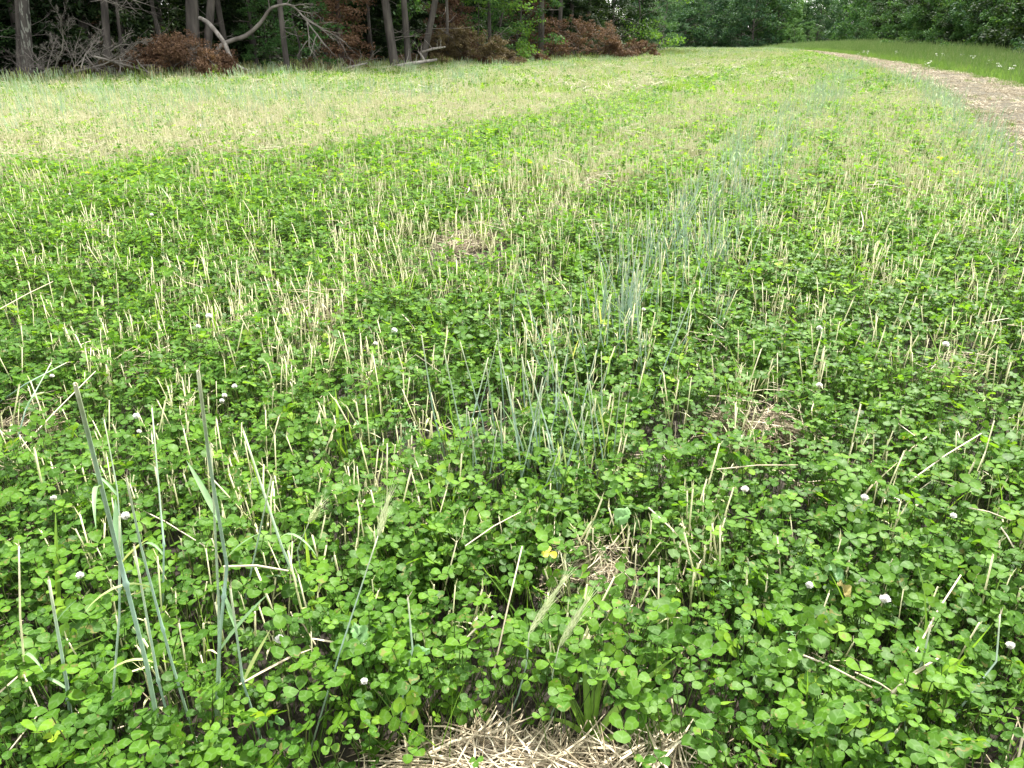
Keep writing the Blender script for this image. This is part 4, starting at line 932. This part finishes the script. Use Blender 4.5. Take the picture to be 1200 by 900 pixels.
# pines of the left wood: tall bare trunks with crowns high above, broken low branches
def pine(u, wpx, y, lean, label, mat=M_bark, crown=True, hh=None, low=True):
    B = Wd(u, 90, y); x = B.x; pxm = FPX/(y*CP+.6); r = wpx/pxm/2; h = hh or rnd.uniform(11, 14)
    t = thing('pine_tree', label, 'tree', (x, y, Z(x, y))); mb = MB(); pts = []; wob = rnd.uniform(0, 6)
    for i in range(14):
        s = (i/13)**1.3; pts.append(Vector((lean*h*s*.5+.05*math.sin(wob+s*9), .05*math.cos(wob+s*7), -.2+h*s)))
    tube(mb, pts, [r*1.45, r*1.15, r*1.05]+[r*(1-.75*i/10) for i in range(11)], 10, .5, 0, False)
    obj('trunk', mb.mesh('trunk', [mat]), t)
    if low:
        mb = MB()
        for k in range(6):
            zz = rnd.uniform(1.0, 5.5); a = rnd.uniform(0, 2*PI); grow(mb, (lean*zz*.4, 0, zz), (math.cos(a), math.sin(a), rnd.uniform(-.1, .5)), rnd.uniform(.7, 1.8), .018, 2, 4, .06, .3, .8, 3, 3, .5)
        tag(obj('dead_branches', mb.mesh('dead_branches', [M_twig]), t), None)
    if crown:
        C = []; R = []
        mb = MB()
        for k in range(20):
            s = k/20; zz = h*(.42+.58*s); a = k*2.4; L = (1-s)**.6*2.6*rnd.uniform(.7, 1.2)+.3
            p = Vector((lean*zz*.5, 0, zz)); e = p+Vector((math.cos(a)*L, math.sin(a)*L, .1*L)); tube(mb, [p, e], [.03, .008], 3, .5, 0, False)
            for j in range(3): C.append(tuple(p.lerp(e, .4+.3*j))); R.append(.55)
        obj('limb', mb.mesh('limb', [mat]), t)
        obj('crown', leaves_np('crown', C, R, 42, .13, M_fdark, .5, seed=rnd.randint(1, 9999), elong=1.4), t)
    return t
for a in [(28,11,23.5,.46,'tall pine with pale lichen patches on its trunk at the far left of the wood',M_bark2),(22,7,24.5,.4,'dark thin pine right behind the lichen patched one'),
  (125,8,26,.36,'grey pine trunk standing behind the bare fallen branches'),(143,3.5,26.5,.25,'thin pole-like pine behind the bare fallen branches'),(196,4.5,29,-.04,'slim slightly leaning pine between brush pile and big twin tree'),
  (228,14,27,.2,'thick left stem of the big twin tree behind the red-brown brush'),(241,9,27.3,.42,'right stem of the big twin tree, beside the bleached branch'),(270,6,28.5,-.03,'grey slim pine just right of the bleached branch'),
  (304,3,30,-.02,'thin dark sapling trunk under the arching branch'),(340,6,26.5,-.04,'pale flaky pine trunk under the tip of the arching branch'),(372,3,30,0,'thin dim trunk right of the arching branch'),(385,4,33,0,'dim trunk deep in the wood right of the arching branch'),
  (463,9.5,31,-.12,'straight brown pine trunk, left of a close pair in the middle of the wood'),(478,7,31.5,.01,'forked pale pine trunk, right of a close pair in the middle of the wood'),(490,7,32,.6,'pine leaning right over the grey-brown brush'),
  (524,3.5,33,.02,'slim broken trunk standing in the brown brush'),(575,4,37,.01,'pale slim trunk among green leaves'),(632,7,42,.03,'grey pine with bare side branches before the last brush piles'),(438,3.5,34,0,'dim thin trunk left of the close pair of pines'),
  (60,5,30,0,'dim trunk deep in the wood at the far left'),(165,4,32,0,'dim trunk deep in the wood behind the bare branches'),(545,4,39,0,'dim trunk behind the grey-brown brush'),(655,5,47,0,'dark trunk behind the last brush piles'),(610,4,45,0,'dark slim trunk right of the green leaves'),(-40,10,22,0,'pine just outside the left edge')]:
    pine(*a)
# evergreens filling the wood behind
nrm = Vector((-.855, .519, 0))      # into the wood
dirw = Vector((.519, .855, 0))
k = 0
for row, (dep, step) in enumerate([(6.5, 2.9), (10.0, 2.9), (14, 3.1), (18.5, 3.4), (24, 4)]):
    s = -16
    while s < 50+row*2:
        b = Vector((-12.6, 20, 0))+dirw*(s+rnd.uniform(-.8, .8))+nrm*(dep+rnd.uniform(-.9, .9))
        kd = 'cedar' if rnd.random() < .8 or row < 1 else 'broad'
        tree(kd, k, b.x, b.y, 'dark evergreen closing off the depth of the left wood' if kd == 'cedar' else 'dark leafy tree deep in the left wood', rnd.uniform(.9, 1.3), group='evergreens deep in the left wood' if kd == 'cedar' else 'leafy trees deep in the left wood'); s += step; k += 1
# leafy saplings and edge trees
for kd, i, u, y, sc, lb in [('sapling',1,352,28.5,.85,'leafy green sapling under the arching branch'),('sapling',1,318,29.5,.6,'small leafy sapling left of the pale flaky trunk'),('sapling',0,586,38,1.15,'bright leafy young tree right of the grey-brown brush'),('sapling',1,560,37,1.0,'darker young tree beside the bright leafy one'),
   ('sapling',1,607,41,1.2,'leafy tree left of the grey branched pine'),('cedar',2,688,55,1.0,'green cedar rising behind the last brush piles'),('cedar',0,668,52,.9,'dark cedar behind the purple-brown brush'),('cedar',1,645,50,.9,'dull cedar behind the bare branched pine'),('brown',0,618,44,1.0,'brown dead cedar behind the grey branched pine'),
   ('cedar',2,715,60,1.05,'dark green cedar left of the sunlit one'),('sapling',0,738,62,1.9,'sunlit bright green tree at the corner of the left wood'),('cedar',2,748,68,.9,'cedar just behind the sunlit corner tree'),('brown',0,402,31,.8,'brown dead cedar left of the close pair of pines'),('brown',0,530,36,.8,'brown dead cedar over the grey-brown brush'),('cedar',0,150,30,.9,'dark cedar behind the bare fallen branches'),
   ('sapling',1,10,27,.7,'dim green sapling at the far left of the wood'),('cedar',1,300,33,.9,'dark cedar behind the arching branch'),('brown',0,95,31,.8,'brown dead cedar at the far left')]:
    B = Wd(u, 80, y); tree(kd, i, B.x, y, lb, sc)
# far tree line and the trees on the right
for i, (u, y, kd, j, sc, lb) in enumerate([(775,120,'broad',2,.72,'bluish green tree right behind the corner of the left wood'),(757,105,'broad',0,.7,'green tree tucked behind the corner of the left wood'),(795,160,'far',0,.80,'small far tree under the left sky gap'),(818,172,'far',1,.86,'round far tree left of the large middle one'),
   (838,185,'far',2,.86,'dark far tree in the low dip of the tree line'),(868,150,'far',1,.78,'large dark far tree at the crest of the field'),(895,150,'far',0,.84,'broad bluish far tree beside the large dark one'),(921,152,'far',2,.80,'far dark tree left of the right sky gap'),
   (806,215,'far',1,1.,'distant tree filling behind the left sky gap'),(850,220,'far',0,1.,'distant tree behind the low dip'),(900,215,'far',1,.98,'distant tree behind the crest trees'),(940,205,'far',2,.62,'distant tree under the right sky gap'),(780,220,'far',2,1.05,'distant tree left of the left sky gap'),(957,190,'far',0,.66,'distant tree right of the right sky gap'),
   (1003,140,'far',0,1.0,'rounded tree behind the bank, left end of the right wood'),(1022,120,'far',2,.95,'second rounded tree behind the bank beside the right wood'),(1012,165,'far',1,1.2,'tall tree filling behind the end of the right wood'),
   (770,135,'far',1,.9,'rounded tree just right of the corner of the left wood'),(787,148,'far',2,.8,'rounded bluish tree under the left sky gap'),(803,140,'far',0,.78,'dark rounded tree right of the left sky gap'),(823,146,'far',1,.85,'rounded tree in front of the low dip'),(846,158,'far',0,.82,'rounded tree left of the large dark one'),
   (881,140,'far',1,.86,'large rounded tree at the top of the crest'),(910,142,'far',2,.84,'broad tree right of the crest top'),(934,165,'far',0,.68,'low rounded tree just under the right sky gap'),(955,150,'far',1,.66,'rounded tree where the far line meets the right wood'),(976,160,'far',2,.95,'tall tree where the far line meets the right wood'),(990,170,'far',1,1.1,'tall tree behind the end of the right wood'),
   (762,190,'far',0,1.2,'tall tree far behind the corner of the left wood'),(862,200,'far',2,1.2,'tall distant tree behind the dip'),(885,210,'far',1,1.2,'tall distant tree behind the crest'),(915,205,'far',0,1.15,'tall distant tree right behind the crest'),(830,215,'far',2,1.2,'tall distant tree behind the rounded one'),(812,200,'far',0,1.1,'tall distant tree between the rounded ones'),
   (930,128,'sapling',1,.9,'low bush at the end of the dirt track'),(945,125,'sapling',1,.8,'low bush beside the end of the dirt track'),(880,149,'sapling',1,.7,'low bush at the foot of the crest trees')]):
    B = Wd(u, 56, y); tree(kd, j, B.x, y, lb, sc)
k = 0
pts = [Vector((*p, 0)) for p in WOOD_R if p[1] > -4 and p[1] < 150]
for row, (dep, step) in enumerate([(8.0, 3.3), (12, 4.2), (17, 5)]):
    acc = 0
    for a, b in zip(pts[:-1], pts[1:]):
        L = (b-a).length; d = (b-a)/L; nn = Vector((d.y, -d.x, 0))
        while acc < L:
            q = a+d*acc+nn*(dep+rnd.uniform(-.6, .6)); k += 1
            if row == 0 or q.y < 130: tree('broad', k*3+row+(k//3), q.x, q.y, ['dark leafy tree with low hanging branches on the edge above the right bank', 'leafy tree in the second row above the right bank', 'leafy tree deep in the right wood'][row], rnd.uniform(.82, 1.12), group=['edge trees above the right bank', 'second row trees above the right bank', 'deep trees of the right wood'][row])
            acc += step*rnd.uniform(.85, 1.15)
        acc -= L
k = 0
for row, (dep, step) in enumerate([(5.4, 2.5), (8.4, 2.9), (13, 3.2)]):
    acc = 1.
    for a, b in zip(pts[:-1], pts[1:]):
        L = (b-a).length; d = (b-a)/L; nn = Vector((d.y, -d.x, 0))
        while acc < L:
            q = a+d*acc+nn*(dep+rnd.uniform(-.6, .6)); k += 1
            if q.y > 6: tree('bush', k+row, q.x, q.y, ['low leafy bush filling the foot of the edge trees on the right bank', 'leafy undergrowth bush between the right trees', 'undergrowth bush deep in the right wood'][row], rnd.uniform(.8, 1.15), group=['bushes at the foot of the right trees', 'undergrowth between the right trees', 'undergrowth deep in the right wood'][row])
            acc += step*rnd.uniform(.8, 1.2)
        acc -= L
# big outer masses so the woods go on
def far_mass(name, pts_, label, h=11, seed=1):
    g = np.random.default_rng(seed); C = []; R = []
    for (ax, ay), (bx, by) in zip(pts_[:-1], pts_[1:]):
        n = int(math.hypot(bx-ax, by-ay)*1.6)
        for i in range(n):
            s = g.random(); C.append((ax+(bx-ax)*s+g.normal(0, 5), ay+(by-ay)*s+g.normal(0, 5), g.uniform(-1, h)*(.8+.2*math.sin(s*20)))); R.append(g.uniform(1.5, 2.6))
    me = leaves_np('far_wood', C, R, 40, .45, M_fblue, .7, seed=seed); tag(obj(name, me), label, 'woods', None, 'stuff')
far_mass('far_wood', [(-60,160),(0,240),(60,250),(90,210),(120,130)], 'distant wood closing off the field beyond the crest', 5, 3)

# bare fallen limbs, snag and arching branch
def curve_tube(mb, pts, radii, sides=8, sub=3, var=.5):
    P_ = [Vector(p) for p in pts]; Q = []; R = []
    for i in range(len(P_)-1):
        p0 = P_[max(i-1, 0)]; p1 = P_[i]; p2 = P_[i+1]; p3 = P_[min(i+2, len(P_)-1)]
        for k in range(sub):
            t = k/sub; Q.append(.5*((2*p1)+(p2-p0)*t+(2*p0-5*p1+4*p2-p3)*t*t+(3*p1-p0-3*p2+p3)*t**3)); R.append(radii[i]*(1-t)+radii[i+1]*t)
    Q.append(P_[-1]); R.append(radii[-1]); tube(mb, Q, R, sides, var, 0, True); return Q
def px2r(w_, y): return w_/2/(FPX/(y*CP+.5))
yb = 24.5
base = Wd(275, 92, yb); t = thing('bleached_branch', 'bleached white fallen branch standing slanted before the twin tree', 'dead branch', (base.x, yb, Z(base.x, yb))); O = Vector(t.location)
mb = MB(); curve_tube(mb, [Wd(234,21,yb+1)-O, Wd(243,26,yb+.8)-O, Wd(253,37,yb+.5)-O, Wd(263,51,yb+.3)-O, Wd(271,70,yb)-O, Wd(275,76,yb)-O], [px2r(w_, yb) for w_ in (4.5,5,5,5,5,4)]); obj('stem', mb.mesh('branch_stem', [M_bare]), t)
for q in ([(274,73),(269,78),(270,85),(277,92)], [(275,75),(284,80),(293,84),(301,92),(306,97)], [(287,81),(291,88),(290,95)]):
    mb = MB(); curve_tube(mb, [Wd(a, b, yb-.1*i)-O for i, (a, b) in enumerate(q)], [px2r(w_, yb) for w_ in (3.4,3,2.4,1.6,1.2)][:len(q)]); obj('branch', mb.mesh('side_branch', [M_bare]), t)
ya = 25.0; base = Wd(259, 92, ya); t = thing('arching_branch', 'thick grey-brown branch arching over to the right with bare hanging twigs', 'dead branch', (base.x, ya, Z(base.x, ya))); O = Vector(t.location)
mb = MB(); Q = curve_tube(mb, [Wd(a, b, ya+.5)-O for a, b in ((250,96),(254,60),(270,48),(288,42),(305,27),(316,11),(325,7),(336,5),(345,9),(354,18),(367,35),(382,55))], [px2r(w_, ya) for w_ in (5,5.2,5,5,4.2,3.4,3,2.6,2.3,1.9,1.4,1)]); obj('stem', mb.mesh('branch_stem', [M_twig]), t)
for (sx, sy, ex, ey) in ((345,9,372,30),(350,14,385,45),(354,18,392,42),(360,26,378,52),(367,35,396,55),(336,5,352,-8),(340,6,366,22),(372,40,362,62),(360,48,352,68),(316,11,312,-4)):
    mb = MB(); a = Wd(sx, sy, ya+.5)-O; b = Wd(ex, ey, ya+rnd.uniform(-.6, .8))-O; grow(mb, a, b-a, (b-a).length, px2r(1.7, ya), 2, 4, .05, .25, .6, 4, 4, .5); obj('branch', mb.mesh('hanging_twigs', [M_twig]), t)
def bare_heap(label, u, v, y, stems, seed, mat=M_twig, name='brush_pile', leaves=None, depth=3, kids=7):
    rnd.seed(seed); B = Wd(u, v, y); t = thing(name, label, 'brush pile', (B.x, y, Z(B.x, y))); O = Vector(t.location); tips = []
    for (u0, v0, u1, v1, wpx) in stems:
        mb = MB(); a = Wd(u0, v0, y+rnd.uniform(-.6, .6))-O; b = Wd(u1, v1, y+rnd.uniform(-1, 1))-O
        grow(mb, a, b-a, (b-a).length, px2r(wpx, y), depth, 6, .02, .22, .85, kids, 5, .42, tips); obj('branch', mb.mesh('bare_branch', [mat]), t)
    if leaves:
        m_, per, size, rr = leaves; C = [tuple(p) for p, d, dp in tips]; obj('dead_foliage', leaves_np('dead_foliage', C, [rr]*len(C), per, size, m_, .6, seed=seed, elong=1.5), t)
    return t
bare_heap('tangle of bare grey fallen branches at the foot of the left wood', 90, 96, 22.0,
   [(20,98,190,66,3.5),(40,98,90,60,2),(10,98,60,50,1.6),(75,98,120,45,1.6),(90,96,70,30,1.4),(120,96,170,60,1.5),(150,98,188,72,1.5),(25,96,70,72,1.5),(130,98,118,58,1.4),(45,96,20,70,1.4),(165,96,140,66,1.4),(0,90,40,78,1.4),(0,100,50,75,2),(60,92,110,35,2.5),(110,66,185,78,2.8),(120,64,200,98,2.2),(100,90,140,50,2),(70,98,30,60,2),(95,80,105,20,1.8),(130,60,165,40,1.8),(60,70,40,98,2),(100,64,120,98,1.8),(140,66,150,100,1.8),(160,70,180,98,1.6),(20,95,5,85,1.6),(30,98,0,96,2),(80,75,75,98,1.6),(55,88,62,40,1.6)], 5)
bare_heap('drooping bare grey twigs hanging at the top left of the wood', 150, 5, 23.0, [(120,-8,185,14,2),(100,-6,170,4,2),(110,-10,150,20,1.5),(175,-10,110,12,1.6)], 6, name='hanging_branches', depth=3, kids=4)
def mound(label, u, v, y, wpx, hpx, seed, lm, n=26, tw=M_twigd, per=24, size=.024, lean=0., more=0, rr=.14):
    """dead brush heap: many arching boughs from the ground with brown foliage"""
    rnd.seed(seed); B = Wd(u, v, y); t = thing('brush_pile', label, 'brush pile', (B.x, y, Z(B.x, y))); s = 1/(FPX/(y*CP+.5)); Wm = wpx*s/2; Hm = hpx*s; tips = []
    mb = MB()
    for i in range(n):
        x0 = rnd.uniform(-1, 1)*Wm*.9; y0 = rnd.uniform(-.9, .9)*.8; hh = Hm*math.sqrt(max(.08, 1-(x0/Wm)**2))*rnd.uniform(.7, 1.0)
        d = Vector((rnd.gauss(.5*x0/Wm+lean, .5), rnd.gauss(-.1, .5), 1)); grow(mb, (x0, y0, 0), d, hh*1.1, .02, 2, 5, .18, .28, .75, 5, 3, .5, tips)
    obj('boughs', mb.mesh('dead_boughs', [tw]), t)
    mb = MB()
    for i in range(max(3, n//5)):
        x0 = rnd.uniform(-1, 1)*Wm; d = Vector((rnd.gauss(0, 1), rnd.gauss(-.3, .4), rnd.uniform(.1, .9))); grow(mb, (x0, -.5, rnd.uniform(.1, .6)*Hm), d, rnd.uniform(.6, 1.3), .016, 2, 4, 0, .25, .8, 3, 4, .5)
    obj('grey_branch', mb.mesh('grey_branches', [M_twig]), t)
    C = []
    for p, d, dp in tips:
        lim = Hm*math.sqrt(max(.05, 1-(p.x/(Wm*1.15))**2))*rnd.uniform(.72, 1.12); C.append((p.x, p.y, max(.08, p.z if p.z < lim else lim*rnd.uniform(.6, 1))))
    obj('dead_foliage', leaves_np('dead_foliage', C, [rr*rnd.uniform(.6, 1.3) for c in C], per, size, lm, .6, seed=seed, elong=1.8), t)
mound('rounded red-brown brush pile in front of the twin tree', 215, 94, 23.6, 105, 50, 61, M_fbrown, 38, rr=.17)
mound('low olive-brown brush behind the bare grey branches', 145, 97, 23.2, 70, 26, 62, M_folive, 20)
mound('small rusty brush patch at the foot of the pair of pines', 418, 86, 28.6, 26, 14, 63, M_fbrown, 10)
mound('grey-brown dead cedar heap with olive right flank', 548, 80, 33.5, 100, 46, 64, M_folive, 36, per=34)
mound('dull brown upper heap leaning on the grey-brown dead cedar', 528, 80, 35, 60, 62, 65, M_fbrown, 22, per=24)
mound('low dark brown brush between two large heaps', 610, 76, 38, 60, 20, 66, M_fbrown, 14)
mound('tall purple-brown brush pile left of the rusty one', 672, 74, 43.5, 100, 52, 67, M_fbrown, 40, per=30)
mound('greenish grey middle part of the last brush piles', 708, 72, 47, 40, 30, 68, M_fdark, 14)
mound('rusty low brush pile at the corner of the wood', 735, 70, 48.5, 75, 24, 69, M_fbrown, 26)
mound('thin grey brush under the pale flaky pine', 355, 90, 27, 60, 22, 70, M_folive, 14, M_twig, 4)
rnd.seed(123)
# fallen logs
for (u0, v0, u1, v1, y0, y1, wpx, lb) in [(442,84,512,70,28.6,29.6,5,'long fallen log lying at the foot of the pair of pines'),(392,88,430,74,27,28,3,'thin fallen pole leaning left of the long log'),(395,92,412,82,26.8,27,2.5,'short pale pole on the ground left of the long log'),(495,61,522,55,31,31,3,'bleached broken limb above the long log'),(498,72,490,60,30,30,2.6,'short white forked stub over the long log')]:
    A = Wd(u0, v0, y0); Bq = Wd(u1, v1, y1); A.z = max(A.z, .08) ; c = A.lerp(Bq, .5); t = thing('fallen_log', lb, 'log', (c.x, c.y, Z(c.x, c.y))); O = Vector(t.location); mb = MB()
    r = px2r(wpx, y0); tube(mb, [A-O, (A.lerp(Bq, .5)-O)+Vector((0,0,.03)), Bq-O], [r, r*.9, r*.6], 8, .5, 0); obj('log', mb.mesh('log', [M_bare]), t)
    mb = MB()
    for k in range(4): q = A.lerp(Bq, rnd.uniform(.2, .9))-O; grow(mb, q, (rnd.gauss(0, .5), rnd.gauss(-.3, .3), 1), rnd.uniform(.25, .6), r*.3, 1, 3, 0, .3, .8, 2, 4, .5)
    obj('branch', mb.mesh('branch_stubs', [M_bare]), t)

# white wild flowers on the bank
def umbel():
    mb = MB()
    for s in range(4):
        top = Vector((rnd.uniform(-.12, .12), rnd.uniform(-.12, .12), rnd.uniform(.40, .62))); tube(mb, [(0,0,0), top*.6, top], .004, 3, .5, 1, False)
        for k in range(16):
            a = rnd.uniform(0, 2*PI); q = .09*math.sqrt(rnd.random()); c = top+Vector((q*math.cos(a), q*math.sin(a), rnd.uniform(-.01, .02)))
            mb.add([c+Vector((.017,0,0)), c+Vector((0,.017,.006)), c-Vector((.017,0,0)), c-Vector((0,.017,-.006))], [(0,1,2,3)], rnd.random(), [0]*4, None, 0)
    return mb
UM = [umbel() for i in range(3)]; UM = [m.mesh('white_umbel', [M_petal, M_grassfar]) for m in UM]
for i, (u, v) in enumerate([(1012,60),(1006,61),(1018,60),(1098,63),(1106,62),(1112,64),(1140,66),(1086,71),(1091,72),(1160,71),(1172,73),(1050,60),(1128,64),(1186,76)]):
    # walk the ray until it meets the bank
    for yy in np.arange(10, 130, .25):
        q = Wd(u, v, yy)
        if q.z < Z(q.x, yy)+.45: break
    tag(obj('white_wildflower', UM[i % 3], None, (q.x, yy, Z(q.x, yy)), (0, 0, rnd.uniform(0, 6)), 1.0), 'white umbel wildflower standing in the grass of the right bank', 'wildflower', 'white wildflowers on the right bank').scale = (.5, .5, .75)
